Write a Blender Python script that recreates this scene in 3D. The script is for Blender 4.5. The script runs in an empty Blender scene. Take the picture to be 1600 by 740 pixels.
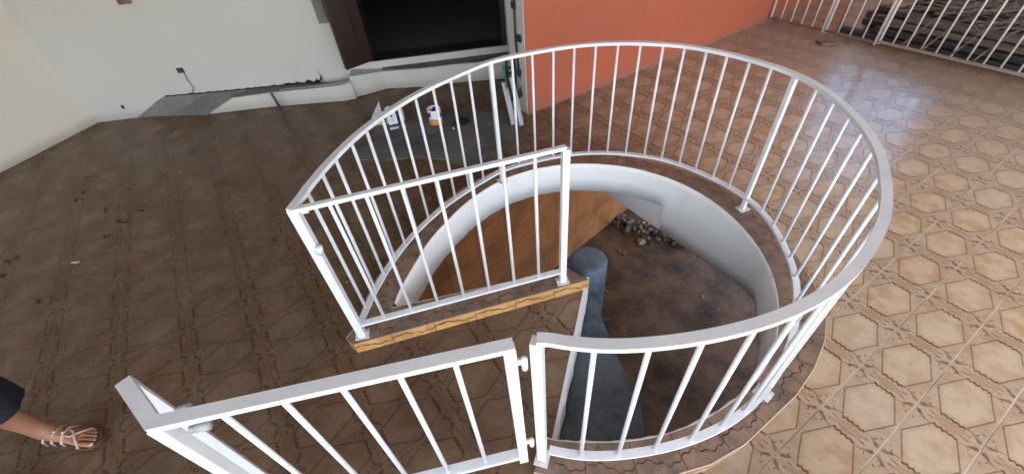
import bpy, bmesh, math, random
from mathutils import Vector, Matrix
random.seed(7)
PI = math.pi
scene = bpy.context.scene
COL = scene.collection

# ------------------------------------------------------------------ camera
CAM = Vector((-0.0096, -1.3138, 1.6892))
CR = ((0.556236, 0.828287, -0.067394), (0.546634, -0.425761, -0.721054), (-0.625934, 0.364236, -0.689594))
FPX = 654.951
cd = bpy.data.cameras.new('camera')
cam = bpy.data.objects.new('camera', cd)
COL.objects.link(cam)
cd.sensor_width = 36.0
cd.lens = 36.0 * FPX / 1600.0
cd.clip_start = 0.02
cd.clip_end = 3000
r_, d_, f_ = [Vector(v) for v in CR]
M = Matrix((( r_.x, -d_.x, -f_.x, CAM.x), (r_.y, -d_.y, -f_.y, CAM.y), (r_.z, -d_.z, -f_.z, CAM.z), (0, 0, 0, 1)))
cam.matrix_world = M
scene.camera = cam

# ------------------------------------------------------------------ light
world = bpy.data.worlds.new('World')
scene.world = world
world.use_nodes = True
wn = world.node_tree
bg = wn.nodes['Background']
sky = wn.nodes.new('ShaderNodeTexSky')
sky.sky_type = 'NISHITA'
sky.sun_disc = False
SUN_EL, SUN_AZ = math.radians(58), math.radians(-15)   # azimuth the light comes from, ccw from +x
sky.sun_elevation = SUN_EL
sky.sun_rotation = math.radians(90) - SUN_AZ
sky.air_density = 1.0
sky.dust_density = 3.0
sky.ozone_density = 1.5
wn.links.new(sky.outputs[0], bg.inputs[0])
bg.inputs[1].default_value = 0.15
sd = bpy.data.lights.new('sun', 'SUN')
sun = bpy.data.objects.new('sun', sd)
COL.objects.link(sun)
sd.energy = 2.0
sd.angle = math.radians(0.6)
sd.color = (1.0, 0.97, 0.93)
sv = Vector((math.cos(SUN_AZ) * math.cos(SUN_EL), math.sin(SUN_AZ) * math.cos(SUN_EL), math.sin(SUN_EL)))
sun.rotation_euler = sv.to_track_quat('Z', 'Y').to_euler()
scene.view_settings.view_transform = 'Standard'
scene.view_settings.look = 'None'
scene.view_settings.gamma = 1
scene.view_settings.exposure = 2.78
scene.cycles.use_denoising = True
scene.cycles.max_bounces = 8
scene.cycles.diffuse_bounces = 6
scene.cycles.sample_clamp_indirect = 6.0

# ------------------------------------------------------------------ helpers
def RAY(px, py):
    return (r_ * ((px - 800) / FPX) + d_ * ((py - 370) / FPX) + f_)
def G(px, py, z=0.0):
    """world point at height z under a spot measured on the photograph"""
    d = RAY(px, py)
    return CAM + d * ((z - CAM.z) / d.z)
def H(px, py, P):
    """height at which the vertical through P passes closest to the sight line"""
    d = RAY(px, py)
    a, b = P[0] - CAM.x, P[1] - CAM.y
    t = (d.x * a + d.y * b) / (d.x * d.x + d.y * d.y)
    return CAM.z + t * d.z
def OP(px, py, P, n):
    d = RAY(px, py)
    t = (Vector(P) - CAM).dot(n) / d.dot(n)
    return CAM + d * t

def link(name, me, mat=None, parent=None, smooth=False):
    o = bpy.data.objects.new(name, me)
    COL.objects.link(o)
    if mat is not None:
        me.materials.append(mat)
    if parent is not None:
        o.parent = parent
    if smooth:
        for p in me.polygons:
            p.use_smooth = True
    return o
def build(name, bm, mat=None, parent=None, smooth=False, bevel=0.0, seg=2):
    if bevel > 0:
        es = [e for e in bm.edges if len(e.link_faces) == 2 and e.calc_face_angle(0) > 0.5]
        if es:
            bmesh.ops.bevel(bm, geom=es, offset=bevel, segments=seg, affect='EDGES', profile=0.5)
    bmesh.ops.recalc_face_normals(bm, faces=bm.faces)
    me = bpy.data.meshes.new(name)
    bm.to_mesh(me)
    bm.free()
    return link(name, me, mat, parent, smooth)
def tag(o, label=None, cat=None, group=None, kind=None):
    if label: o['label'] = label
    if cat: o['category'] = cat
    if group: o['group'] = group
    if kind: o['kind'] = kind
    return o
def empty(name, loc, label, cat, group=None):
    o = bpy.data.objects.new(name, None)
    COL.objects.link(o)
    o.location = loc
    o.empty_display_size = 0.05
    return tag(o, label, cat, group)
def local(o, root):
    """keep world coordinates of a part built in world space when its root sits elsewhere"""
    o.parent = root
    loc = Vector(root.location)
    o.data.transform(Matrix.Translation(-loc))
    return o
def part(name, bm, mat, root, smooth=False, bevel=0.0):
    o = build(name, bm, mat, None, smooth, bevel)
    top = root
    off = Vector((0, 0, 0))
    while top is not None:
        off += Vector(top.location); top = top.parent
    o.data.transform(Matrix.Translation(-off))
    o.parent = root
    return o

def box(bm, c, s, rot=None):
    m = Matrix.Translation(Vector(c)) @ (rot.to_4x4() if rot is not None else Matrix.Identity(4)) @ Matrix.Diagonal((s[0], s[1], s[2], 1))
    bmesh.ops.create_cube(bm, size=1.0, matrix=m)
def frame_from(d, up=Vector((0, 0, 1))):
    d = Vector(d).normalized()
    if abs(d.dot(up)) > 0.98:
        up = Vector((0, 1, 0))
    s = d.cross(up).normalized()
    u = s.cross(d).normalized()
    return s, u, d
def bar(bm, a, b, w, h, up=Vector((0, 0, 1))):
    """box section from a to b: w sideways, h along up"""
    a, b = Vector(a), Vector(b)
    s, u, d = frame_from(b - a, up)
    vs = []
    for p in (a, b):
        for i, j in ((-1, -1), (1, -1), (1, 1), (-1, 1)):
            vs.append(bm.verts.new(p + s * (i * w / 2) + u * (j * h / 2)))
    for k in range(4):
        bm.faces.new((vs[k], vs[(k + 1) % 4], vs[4 + (k + 1) % 4], vs[4 + k]))
    bm.faces.new(vs[0:4][::-1]); bm.faces.new(vs[4:8])
def tube(bm, pts, r, n=10, caps=True, radii=None):
    pts = [Vector(p) for p in pts]
    rings = []
    s = None
    for i, p in enumerate(pts):
        d = (pts[min(i + 1, len(pts) - 1)] - pts[max(i - 1, 0)]).normalized()
        if s is None:
            s, u, d = frame_from(d)
        else:
            s = (s - d * s.dot(d)).normalized()
            u = d.cross(s).normalized() * -1
            u = s.cross(d).normalized()
        rr = radii[i] if radii else r
        rings.append([bm.verts.new(p + (s * math.cos(2 * PI * k / n) + u * math.sin(2 * PI * k / n)) * rr) for k in range(n)])
    for a, b in zip(rings, rings[1:]):
        for k in range(n):
            bm.faces.new((a[k], a[(k + 1) % n], b[(k + 1) % n], b[k]))
    if caps:
        bm.faces.new(rings[0][::-1]); bm.faces.new(rings[-1])
def sweep(bm, pts, w, h, closed=False):
    """flat bar swept along a horizontal path"""
    pts = [Vector(p) for p in pts]
    n = len(pts)
    rings = []
    for i, p in enumerate(pts):
        if closed:
            d = pts[(i + 1) % n] - pts[i - 1]
        else:
            d = pts[min(i + 1, n - 1)] - pts[max(i - 1, 0)]
        d.z = 0
        d.normalize()
        s = Vector((d.y, -d.x, 0))
        rings.append([bm.verts.new(p + s * (i_ * w / 2) + Vector((0, 0, j_ * h / 2))) for i_, j_ in ((-1, -1), (1, -1), (1, 1), (-1, 1))])
    for a, b in zip(rings, rings[1:]):
        for k in range(4):
            bm.faces.new((a[k], a[(k + 1) % 4], b[(k + 1) % 4], b[k]))
    bm.faces.new(rings[0][::-1]); bm.faces.new(rings[-1])
def prism(bm, poly, z0, z1):
    lo = [bm.verts.new((p[0], p[1], z0)) for p in poly]
    hi = [bm.verts.new((p[0], p[1], z1)) for p in poly]
    n = len(poly)
    for k in range(n):
        bm.faces.new((lo[k], lo[(k + 1) % n], hi[(k + 1) % n], hi[k]))
    bm.faces.new(lo[::-1]); bm.faces.new(hi)
def lathe(bm, prof, c, n=24, axis=None):
    """profile of (radius, z) turned about the vertical through c"""
    rings = []
    c = Vector(c)
    rot = axis if axis is not None else Matrix.Identity(3)
    for r, z in prof:
        rings.append([bm.verts.new(c + rot @ Vector((r * math.cos(2 * PI * k / n), r * math.sin(2 * PI * k / n), z))) for k in range(n)])
    for a, b in zip(rings, rings[1:]):
        for k in range(n):
            bm.faces.new((a[k], a[(k + 1) % n], b[(k + 1) % n], b[k]))
    return rings
def NB():
    return bmesh.new()
def interp(tab, x):
    if x <= tab[0][0]: return tab[0][1]
    for (a, va), (b, vb) in zip(tab, tab[1:]):
        if x <= b:
            t = (x - a) / (b - a); t = t * t * (3 - 2 * t) * 0.35 + t * 0.65
            return va + (vb - va) * t
    return tab[-1][1]

# ------------------------------------------------------------------ materials
class N:
    """tiny node-expression helper"""
    def __init__(self, name):
        self.m = bpy.data.materials.new(name)
        self.m.use_nodes = True
        self.t = self.m.node_tree
        self.b = self.t.nodes['Principled BSDF']
    def nd(self, typ, **kw):
        n = self.t.nodes.new(typ)
        for k, v in kw.items(): setattr(n, k, v)
        return n
    def put(self, sock, v):
        if isinstance(v, (int, float)):
            sock.default_value = v
        elif isinstance(v, (tuple, list)):
            if len(v) == 3 and len(sock.default_value) == 4: v = (*v, 1)
            sock.default_value = v
        else:
            self.t.links.new(v, sock)
    def ma(self, op, a, b=None, c=None, clamp=False):
        n = self.nd('ShaderNodeMath', operation=op)
        n.use_clamp = clamp
        self.put(n.inputs[0], a)
        if b is not None: self.put(n.inputs[1], b)
        if c is not None: self.put(n.inputs[2], c)
        return n.outputs[0]
    def add(self, a, b): return self.ma('ADD', a, b)
    def sub(self, a, b): return self.ma('SUBTRACT', a, b)
    def mul(self, a, b): return self.ma('MULTIPLY', a, b)
    def abs(self, a): return self.ma('ABSOLUTE', a)
    def mx(self, a, b): return self.ma('MAXIMUM', a, b)
    def mn(self, a, b): return self.ma('MINIMUM', a, b)
    def ss(self, x, e0, e1, lo=0.0, hi=1.0):
        n = self.nd('ShaderNodeMapRange', interpolation_type='SMOOTHSTEP')
        for i, v in enumerate((x, e0, e1, lo, hi)): self.put(n.inputs[i], v)
        return n.outputs[0]
    def mix(self, f, a, b, blend='MIX'):
        n = self.nd('ShaderNodeMix', data_type='RGBA', blend_type=blend)
        self.put(n.inputs[0], f); self.put(n.inputs[6], a); self.put(n.inputs[7], b)
        return n.outputs[2]
    def noise(self, vec, scale, detail=4, rough=0.55, dist=0.0, col=False):
        n = self.nd('ShaderNodeTexNoise')
        if vec is not None: self.put(n.inputs['Vector'], vec)
        n.inputs['Scale'].default_value = scale
        n.inputs['Detail'].default_value = detail
        n.inputs['Roughness'].default_value = rough
        n.inputs['Distortion'].default_value = dist
        return n.outputs[1] if col else n.outputs[0]
    def pos(self):
        return self.nd('ShaderNodeNewGeometry').outputs['Position']
    def obj(self):
        return self.nd('ShaderNodeTexCoord').outputs['Object']
    def uv(self):
        return self.nd('ShaderNodeTexCoord').outputs['UV']
    def sep(self, v):
        n = self.nd('ShaderNodeSeparateXYZ'); self.put(n.inputs[0], v)
        return n.outputs
    def comb(self, x, y, z=0.0):
        n = self.nd('ShaderNodeCombineXYZ')
        self.put(n.inputs[0], x); self.put(n.inputs[1], y); self.put(n.inputs[2], z)
        return n.outputs[0]
    def bump(self, h, strength=0.3, dist=0.002):
        n = self.nd('ShaderNodeBump')
        n.inputs['Strength'].default_value = strength
        n.inputs['Distance'].default_value = dist
        self.put(n.inputs['Height'], h)
        self.t.links.new(n.outputs[0], self.b.inputs['Normal'])
    def out(self, col, rough=0.6, metal=0.0, spec=0.5):
        self.put(self.b.inputs['Base Color'], col)
        self.put(self.b.inputs['Roughness'], rough)
        self.put(self.b.inputs['Metallic'], metal)
        self.put(self.b.inputs['Specular IOR Level'], spec)
        return self.m

def tile_floor():
    n = N('patterned_floor_tile')
    p = n.pos()
    wob = n.noise(p, 9.0, 2, 0.5, col=True)
    ws = n.sep(wob)
    P = n.sep(p)
    x = n.add(P[0], n.mul(n.sub(ws[0], 0.5), 0.006))
    y = n.add(P[1], n.mul(n.sub(ws[1], 0.5), 0.006))
    tx, ty = n.ma('FLOOR', n.ma('DIVIDE', x, 0.2)), n.ma('FLOOR', n.ma('DIVIDE', y, 0.3))
    X = n.mul(n.sub(n.ma('FRACT', n.ma('DIVIDE', x, 0.2)), 0.5), 0.2)
    Y = n.mul(n.sub(n.ma('FRACT', n.ma('DIVIDE', y, 0.3)), 0.5), 0.3)
    aX, aY = n.abs(X), n.abs(Y)
    px, py = P[0], P[1]
    gx = n.abs(n.mul(n.sub(n.ma('FRACT', n.add(n.ma('DIVIDE', px, 0.2), 0.5)), 0.5), 0.2))
    gy = n.abs(n.mul(n.sub(n.ma('FRACT', n.add(n.ma('DIVIDE', py, 0.3), 0.5)), 0.5), 0.3))
    slant = n.sub(n.add(n.mul(aX, 0.914), n.mul(aY, 0.406)), 0.0815)
    wave = n.mul(n.ma('SINE', n.mul(X, 330.0)), 0.0028)
    top = n.sub(n.sub(aY, 0.116), wave)
    hexd = n.ma('SMOOTH_MAX', slant, top, 0.012)
    line = n.mul(n.ss(n.abs(hexd), 0.0012, 0.0042, 1.0, 0.0), 0.85)
    topfat = n.mul(n.ss(n.abs(top), 0.003, 0.0078, 1.0, 0.0), n.ss(aX, 0.036, 0.042, 1.0, 0.0))
    line = n.mx(n.mul(line, 0.85), topfat)
    # second, thinner line that closes the band in each corner
    a, b = n.sub(0.1, aX), n.sub(0.15, aY)
    def seg(ax, ay, bx, by, rad):
        vx, vy = bx - ax, by - ay
        L2 = vx * vx + vy * vy
        t = n.ma('DIVIDE', n.add(n.mul(n.sub(a, ax), vx), n.mul(n.sub(b, ay), vy)), L2, clamp=True)
        dx = n.sub(n.sub(a, ax), n.mul(t, vx)); dy = n.sub(n.sub(b, ay), n.mul(t, vy))
        d = n.ma('SQRT', n.add(n.mul(dx, dx), n.mul(dy, dy)))
        r = n.add(rad, n.mul(t, -rad * 0.6))
        return n.ss(n.sub(d, r), -0.0018, 0.0016, 1.0, 0.0)
    leaf = n.mx(seg(0.012, 0.019, 0.034, 0.033, 0.0085), seg(0.030, 0.030, 0.024, 0.048, 0.0042))
    leaf = n.mx(leaf, seg(0.012, 0.060, 0.019, 0.063, 0.0035))
    leaf = n.mx(leaf, seg(0.034, 0.036, 0.056, 0.040, 0.0030))
    leaf = n.mx(leaf, seg(0.040, 0.012, 0.062, 0.010, 0.0035))
    leaf = n.mul(leaf, n.ss(n.noise(p, 45.0, 2), 0.3, 0.65, 0.45, 0.95))
    inside = n.ss(hexd, -0.002, 0.0, 1.0, 0.0)
    band = n.ss(n.add(b, n.mul(n.ma('COSINE', n.mul(X, 42.0)), -0.016)), 0.004, 0.012, 1.0, 0.0)
    cellv = n.nd('ShaderNodeTexWhiteNoise', noise_dimensions='2D')
    n.put(cellv.inputs['Vector'], n.comb(tx, ty))
    cell = n.sep(cellv.outputs['Color'])
    soft = n.noise(n.comb(n.add(x, n.mul(cell[0], 3.0)), n.add(y, n.mul(cell[1], 3.0))), 11.0, 3, 0.6)
    fine = n.noise(p, 170.0, 3, 0.6)
    hexcol = n.mix(n.ss(soft, 0.42, 0.66), (0.53, 0.385, 0.25), (0.43, 0.265, 0.135))
    hexcol = n.mix(n.mul(cell[2], 0.5), hexcol, (0.50, 0.42, 0.31))
    tri = n.mix(n.ss(soft, 0.35, 0.7), (0.46, 0.345, 0.235), (0.38, 0.265, 0.165))
    col = n.mix(n.mul(band, 0.75), tri, n.mix(soft, (0.27, 0.155, 0.085), (0.44, 0.29, 0.18)))
    col = n.mix(leaf, col, (0.17, 0.085, 0.042))
    col = n.mix(inside, col, hexcol)
    edge = n.mul(n.ss(hexd, -0.03, -0.001, 0.0, 1.0), inside)
    col = n.mix(n.mul(edge, 0.28), col, (0.32, 0.20, 0.11))
    lb = n.noise(p, 60.0, 2, 0.5)
    col = n.mix(n.mul(line, n.ss(lb, 0.25, 0.6, 0.60, 1.0)), col, (0.14, 0.055, 0.024))
    col = n.mix(n.mul(n.ss(fine, 0.45, 0.7), 0.15), col, (0.24, 0.17, 0.12))
    gr = n.mx(n.ss(gx, 0.0012, 0.0028, 1.0, 0.0), n.mul(n.ss(gy, 0.0006, 0.0015, 1.0, 0.0), 0.75))
    gcol = n.mix(n.ss(n.noise(p, 2.3, 3), 0.42, 0.6), (0.52, 0.43, 0.32), (0.24, 0.17, 0.12))
    col = n.mix(gr, col, gcol)
    # brown film: dirt and painted-in shade, darker away from the open side
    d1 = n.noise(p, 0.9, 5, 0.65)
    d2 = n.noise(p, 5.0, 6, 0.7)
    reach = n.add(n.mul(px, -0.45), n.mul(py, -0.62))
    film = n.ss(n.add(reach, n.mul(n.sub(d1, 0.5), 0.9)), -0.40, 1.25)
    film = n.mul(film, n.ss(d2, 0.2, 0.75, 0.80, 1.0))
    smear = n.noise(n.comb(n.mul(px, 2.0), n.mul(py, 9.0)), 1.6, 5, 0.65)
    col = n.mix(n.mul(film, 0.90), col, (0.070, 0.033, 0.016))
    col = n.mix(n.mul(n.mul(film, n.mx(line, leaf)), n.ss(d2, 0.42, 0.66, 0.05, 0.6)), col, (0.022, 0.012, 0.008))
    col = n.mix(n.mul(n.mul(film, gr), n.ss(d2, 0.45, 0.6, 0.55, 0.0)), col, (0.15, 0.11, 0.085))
    sp = n.noise(p, 21.0, 4, 0.75, 0.6)
    col = n.mix(n.mul(n.ss(sp, 0.70, 0.76), 0.55), col, (0.05, 0.032, 0.022))
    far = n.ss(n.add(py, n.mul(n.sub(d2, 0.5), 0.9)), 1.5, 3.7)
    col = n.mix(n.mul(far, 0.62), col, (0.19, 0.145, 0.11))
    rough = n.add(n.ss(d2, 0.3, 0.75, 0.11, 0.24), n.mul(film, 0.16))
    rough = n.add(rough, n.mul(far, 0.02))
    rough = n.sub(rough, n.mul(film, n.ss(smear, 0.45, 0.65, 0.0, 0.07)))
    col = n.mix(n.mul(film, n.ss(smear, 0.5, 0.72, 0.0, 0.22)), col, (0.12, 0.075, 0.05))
    rough = n.mx(rough, 0.1)
    h = n.sub(n.mul(n.noise(p, 26.0, 3, 0.55), 1.6), n.mul(n.mx(line, gr), 0.8))
    h = n.add(h, n.mul(n.noise(p, 7.0, 2), 3.0))
    n.bump(h, 0.35, 0.0022)
    return n.out(col, rough, 0.0, n.sub(0.5, n.mul(film, 0.40)))

def kerb_tile(name, c1, c2, line=(0.07, 0.03, 0.016), pitch=0.18, film=0.5, lw=0.55):
    """narrow edging tile; uv.x runs along in metres, uv.y across"""
    n = N(name)
    uv = n.sep(n.uv()); p = n.pos()
    u, v = uv[0], uv[1]
    soft = n.noise(p, 13.0, 4, 0.6)
    col = n.mix(n.ss(soft, 0.38, 0.65), c1, c2)
    j = n.abs(n.mul(n.sub(n.ma('FRACT', n.ma('DIVIDE', u, pitch)), 0.5), pitch))
    ph = n.ma('SINE', n.mul(u, 2 * PI / pitch))
    w = n.add(n.mul(ph, 0.012), n.mul(n.ma('SINE', n.mul(u, 2 * PI / pitch * 4)), 0.004))
    wv = n.abs(n.sub(v, n.add(0.038, w)))
    ln = n.mul(n.ss(wv, 0.0030 * lw, 0.0062 * lw, 1.0, 0.0), n.ss(n.noise(p, 30.0, 2), 0.3, 0.55, 0.45, 1.0))
    col = n.mix(ln, col, line)
    joint = n.ss(n.sub(pitch / 2, j), 0.0009, 0.0022, 1.0, 0.0)
    col = n.mix(joint, col, (0.03, 0.02, 0.016))
    d = n.noise(p, 4.0, 6, 0.7)
    col = n.mix(n.mul(n.ss(d, 0.35, 0.7), film), col, (0.10, 0.075, 0.06))
    wsp = n.noise(p, 55.0, 3, 0.6)
    col = n.mix(n.mul(n.ss(wsp, 0.735, 0.77), 0.8), col, (0.5, 0.47, 0.43))
    n.bump(n.sub(n.noise(p, 24.0, 3), n.mul(joint, 0.7)), 0.3, 0.002)
    return n.out(col, n.ss(d, 0.3, 0.7, 0.22, 0.42))

def paint(name, col, rough=0.4, spots=0.0, spotcol=(0.3, 0.2, 0.12), bumps=0.15, var=0.06, scale=3.0):
    n = N(name)
    p = n.pos()
    v = n.noise(p, scale, 5, 0.6)
    c2 = tuple(c * (1 - var * 2.2) for c in col)
    c = n.mix(n.ss(v, 0.3, 0.7), col, c2)
    if spots > 0:
        s = n.noise(p, 34.0, 5, 0.7)
        c = n.mix(n.mul(n.ss(s, 0.62, 0.72), spots), c, spotcol)
    n.bump(n.noise(p, 90.0, 4, 0.6), bumps, 0.0015)
    return n.out(c, n.ss(n.noise(p, 17.0, 3), 0.3, 0.7, rough * 0.85, rough * 1.2))

def plaster(name, col, stain=(0.42, 0.40, 0.36), amount=0.35, low=None):
    n = N(name)
    p = n.pos()
    a = n.noise(p, 1.3, 7, 0.7)
    b = n.noise(p, 6.0, 6, 0.7)
    c = n.mix(n.mul(n.ss(a, 0.4, 0.7), amount), col, stain)
    c = n.mix(n.mul(n.ss(b, 0.60, 0.74), amount * 0.5), c, tuple(s * 0.7 for s in stain))
    if low is not None:       # grime line splashed up from the floor
        z = n.sep(p)[2]
        g = n.ss(n.sub(z, n.mul(b, 0.06)), -0.02, 0.07, 1.0, 0.0)
        c = n.mix(n.mul(g, 0.6), c, low)
    n.bump(n.add(n.noise(p, 45.0, 5, 0.65), n.mul(n.noise(p, 4.0, 3), 2.0)), 0.25, 0.003)
    return n.out(c, 0.75, 0.0, 0.3)

def concrete(name, c1, c2, rough=0.8, scale=3.0):
    n = N(name)
    p = n.pos()
    a = n.noise(p, scale, 7, 0.7)
    b = n.noise(p, scale * 9, 5, 0.65)
    c = n.mix(n.ss(a, 0.35, 0.68), c1, c2)
    c = n.mix(n.mul(n.ss(b, 0.5, 0.75), 0.4), c, tuple(x * 0.55 for x in c1))
    c = n.mix(n.mul(n.ss(n.noise(p, scale * 14, 3, 0.6), 0.70, 0.74), 0.45), c, (0.36, 0.35, 0.33))
    c = n.mix(n.mul(n.ss(n.noise(p, scale * 2.3, 6, 0.75, 0.8), 0.56, 0.68), 0.30), c, tuple(min(1, x * 1.9 + .02) for x in c1))
    n.bump(n.add(b, n.mul(a, 2)), 0.35, 0.004)
    return n.out(c, rough, 0.0, 0.35)

def wood(name, c1, c2, rough=0.6, scale=1.0):
    n = N(name)
    p = n.obj()
    mp = n.nd('ShaderNodeMapping')
    n.put(mp.inputs[0], p)
    mp.inputs['Scale'].default_value = (3 * scale, 40 * scale, 40 * scale)
    a = n.noise(mp.outputs[0], 1.0, 5, 0.65, 0.4)
    c = n.mix(n.ss(a, 0.35, 0.68), c1, c2)
    n.bump(a, 0.4, 0.003)
    return n.out(c, rough, 0.0, 0.35)

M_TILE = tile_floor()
M_KERB = kerb_tile('brown_edging_tile', (0.29, 0.185, 0.125), (0.17, 0.115, 0.085), film=0.5)
M_KERB_OUT = kerb_tile('tan_edging_tile', (0.40, 0.27, 0.17), (0.30, 0.19, 0.12))
M_RISER = kerb_tile('ochre_edging_tile', (0.60, 0.34, 0.13), (0.46, 0.24, 0.085), line=(0.075, 0.028, 0.010), pitch=0.2, film=0.12, lw=1.0)
M_WHITE = paint('white_gloss_paint', (0.79, 0.80, 0.80), 0.38, 0.16, (0.50, 0.46, 0.40), bumps=0.22, var=0.05, scale=6)
M_WHITE_OLD = paint('old_cream_paint', (0.72, 0.68, 0.60), 0.45, 0.25, (0.30, 0.19, 0.12))
M_RUST = paint('rusty_steel', (0.20, 0.11, 0.075), 0.7, 0.6, (0.07, 0.045, 0.035), 0.4, 0.2, 14)
M_PLASTER = plaster('white_plaster', (0.49, 0.475, 0.43), (0.42, 0.40, 0.36), 0.45, (0.30, 0.25, 0.20))
M_CREAM = plaster('cream_plaster', (0.72, 0.67, 0.58), (0.62, 0.57, 0.48), 0.35, (0.32, 0.27, 0.2))
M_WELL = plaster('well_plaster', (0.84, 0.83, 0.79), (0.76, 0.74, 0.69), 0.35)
M_ORANGE = plaster('terracotta_plaster', (0.41, 0.105, 0.052), (0.36, 0.10, 0.058), 0.85, (0.26, 0.12, 0.08))
M_CEIL = plaster('ceiling_plaster', (0.42, 0.40, 0.37), (0.34, 0.325, 0.30), 0.4)
M_CONC = concrete('dark_cement', (0.14, 0.13, 0.12), (0.065, 0.062, 0.060))
M_CONC_L = concrete('bare_cement', (0.17, 0.16, 0.15), (0.11, 0.105, 0.10))
M_BLUE = concrete('slate_blue_painted_cement', (0.12, 0.155, 0.19), (0.05, 0.07, 0.095), 0.5, 5.0)
M_LOWFLOOR = concrete('dusty_brown_floor', (0.20, 0.115, 0.062), (0.050, 0.030, 0.019), 0.5, 2.2)
M_DARKWOOD = wood('dark_stained_wood', (0.032, 0.010, 0.007), (0.016, 0.006, 0.005), 0.4)
M_TIMBER = wood('weathered_timber', (0.17, 0.135, 0.11), (0.085, 0.068, 0.058), 0.85)
M_TIMBER_D = wood('dark_timber', (0.062, 0.052, 0.047), (0.024, 0.021, 0.020), 0.85)
M_BARK = wood('dry_branch_bark', (0.20, 0.155, 0.125), (0.10, 0.08, 0.065), 0.9)
M_BLACK = paint('black_plastic', (0.018, 0.018, 0.02), 0.5)
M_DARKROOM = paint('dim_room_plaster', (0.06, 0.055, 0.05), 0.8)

# ------------------------------------------------------------------ plan of the stairwell
CC = Vector((-1.054, -0.277))
def pol(th, r, z=0.0):
    a = math.radians(th)
    return Vector((CC.x + r * math.cos(a), CC.y + r * math.sin(a), z))
RAIL = [(-51, .940), (-43, .938), (-35, .927), (-28, .919), (-19, .915), (-8, .912), (10, .903), (26, .905), (34, .911), (43, .930), (57, .954), (64, .974), (71, .994), (79, 1.008),
        (91, .999), (104, .994), (111, .992), (124, .965), (139, .940), (153, .912), (161, .900), (168, .902), (176, .905), (186, .886), (194, .884), (201, .892), (208, .908),
        (215, .923), (221, .945), (228, .971), (234, .999), (240, 1.027), (245, 1.06), (251, 1.098), (255.5, 1.136)]
KIN = [(-52, .880), (-39, .860), (-28, .855), (-15, .852), (-2, .853), (7, .864), (17, .870), (31, .870), (47, .881), (59, .890), (75, .904), (88, .918), (102, .930), (118, .937),
       (133, .934), (151, .932), (171, .920), (191, .890), (208, .876), (230, .908), (249, .994)]
KOUT = [(-52, 1.0), (-35, .99), (-25, .985), (-13, .985), (2, .975), (12, .995), (21, 1.018), (32, 1.050), (38, 1.065), (55, 1.045), (79, 1.075), (100, 1.075), (125, 1.065), (150, 1.05), (171, 1.04),
        (191, 1.005), (210, 1.005), (230, 1.06), (245, 1.14), (253, 1.205)]
def ring(tab, a0, a1, z, step=3.0):
    n = max(2, int(round(abs(a1 - a0) / step)) + 1)
    out = []
    for i in range(n):
        th = a0 + (a1 - a0) * i / (n - 1)
        # average a little for a smooth curve
        r = (interp(tab, th - 4) + interp(tab, th) * 2 + interp(tab, th + 4)) / 4 if tab is not KOUT else interp(tab, th)
        out.append(pol(th, r, z))
    return out
KH = 0.07                                    # kerb height
S_IN0, S_IN1 = Vector((-1.426, -1.203)), Vector((-1.113, -0.409))   # straight kerb, stair side
S_F0, S_F1 = Vector((-1.372, -1.432)), Vector((-1.010, -0.322))     # straight kerb, landing side
TIP = Vector((-1.050, -0.283))
W_OUT = pol(-50, 0.872)

# ------------------------------------------------------------------ setting: floor sheets
hole = [(CC + (v.to_2d() - CC) * ((v.to_2d() - CC).length + 0.10) / (v.to_2d() - CC).length) for v in ring(KIN, -49, 246, 0)]
hole = [pol(-50, 0.885).to_2d()] + hole
hole += [S_IN0, S_IN1, Vector((-1.075, -0.335)), TIP]
def sheet_with_hole(name, outer, hole, z, mat, down=0.0):
    bm = NB()
    ov = [bm.verts.new((p[0], p[1], z)) for p in outer]
    hv = [bm.verts.new((p[0], p[1], z)) for p in hole]
    es = []
    for L in (ov, hv):
        for i in range(len(L)):
            es.append(bm.edges.new((L[i], L[(i + 1) % len(L)])))
    bmesh.ops.triangle_fill(bm, use_beauty=True, use_dissolve=False, edges=es)
    if down:
        g = bmesh.ops.extrude_face_region(bm, geom=list(bm.faces))
        bmesh.ops.translate(bm, vec=(0, 0, -down), verts=[v for v in g['geom'] if isinstance(v, bmesh.types.BMVert)])
    return build(name, bm, mat)
BX0, BX1, BY0, BY1 = -8.0, 3.2, -6.2, 5.86
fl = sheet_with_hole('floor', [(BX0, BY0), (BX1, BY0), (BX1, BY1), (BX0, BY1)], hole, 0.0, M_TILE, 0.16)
tag(fl, kind='structure')

bm = NB(); box(bm, (-3.0, -1.0, -2.95), (14, 18, 0.1))
tag(build('lower_floor', bm, M_LOWFLOOR), kind='structure')
# outside ground
bm = NB(); box(bm, (0, 0, -3.25), (900, 900, 0.4))
tag(build('ground', bm, concrete('pale_street_ground', (0.36, 0.33, 0.28), (0.24, 0.23, 0.19), 0.9, 0.2)), kind='structure')
# ceiling over the terrace
bm = NB(); box(bm, ((BX0 + 3.3) / 2, (BY0 + 6.1) / 2, 2.95), (3.3 - BX0, 6.1 - BY0, 0.18))
tag(build('ceiling', bm, M_CEIL), kind='structure')

# cement patch where tiles are missing, and old mortar
pts = [G(*p, 0.0) for p in ((548, 236), (590, 204), (640, 190), (690, 178), (745, 178), (800, 171), (822, 178), (812, 205), (790, 232), (782, 262), (735, 262), (690, 250), (650, 246), (600, 252), (560, 250))]
bm = NB(); prism(bm, [(p.x, p.y) for p in pts], 0.001, 0.006)
tag(build('cement_patch', bm, M_CONC), kind='structure')

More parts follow.
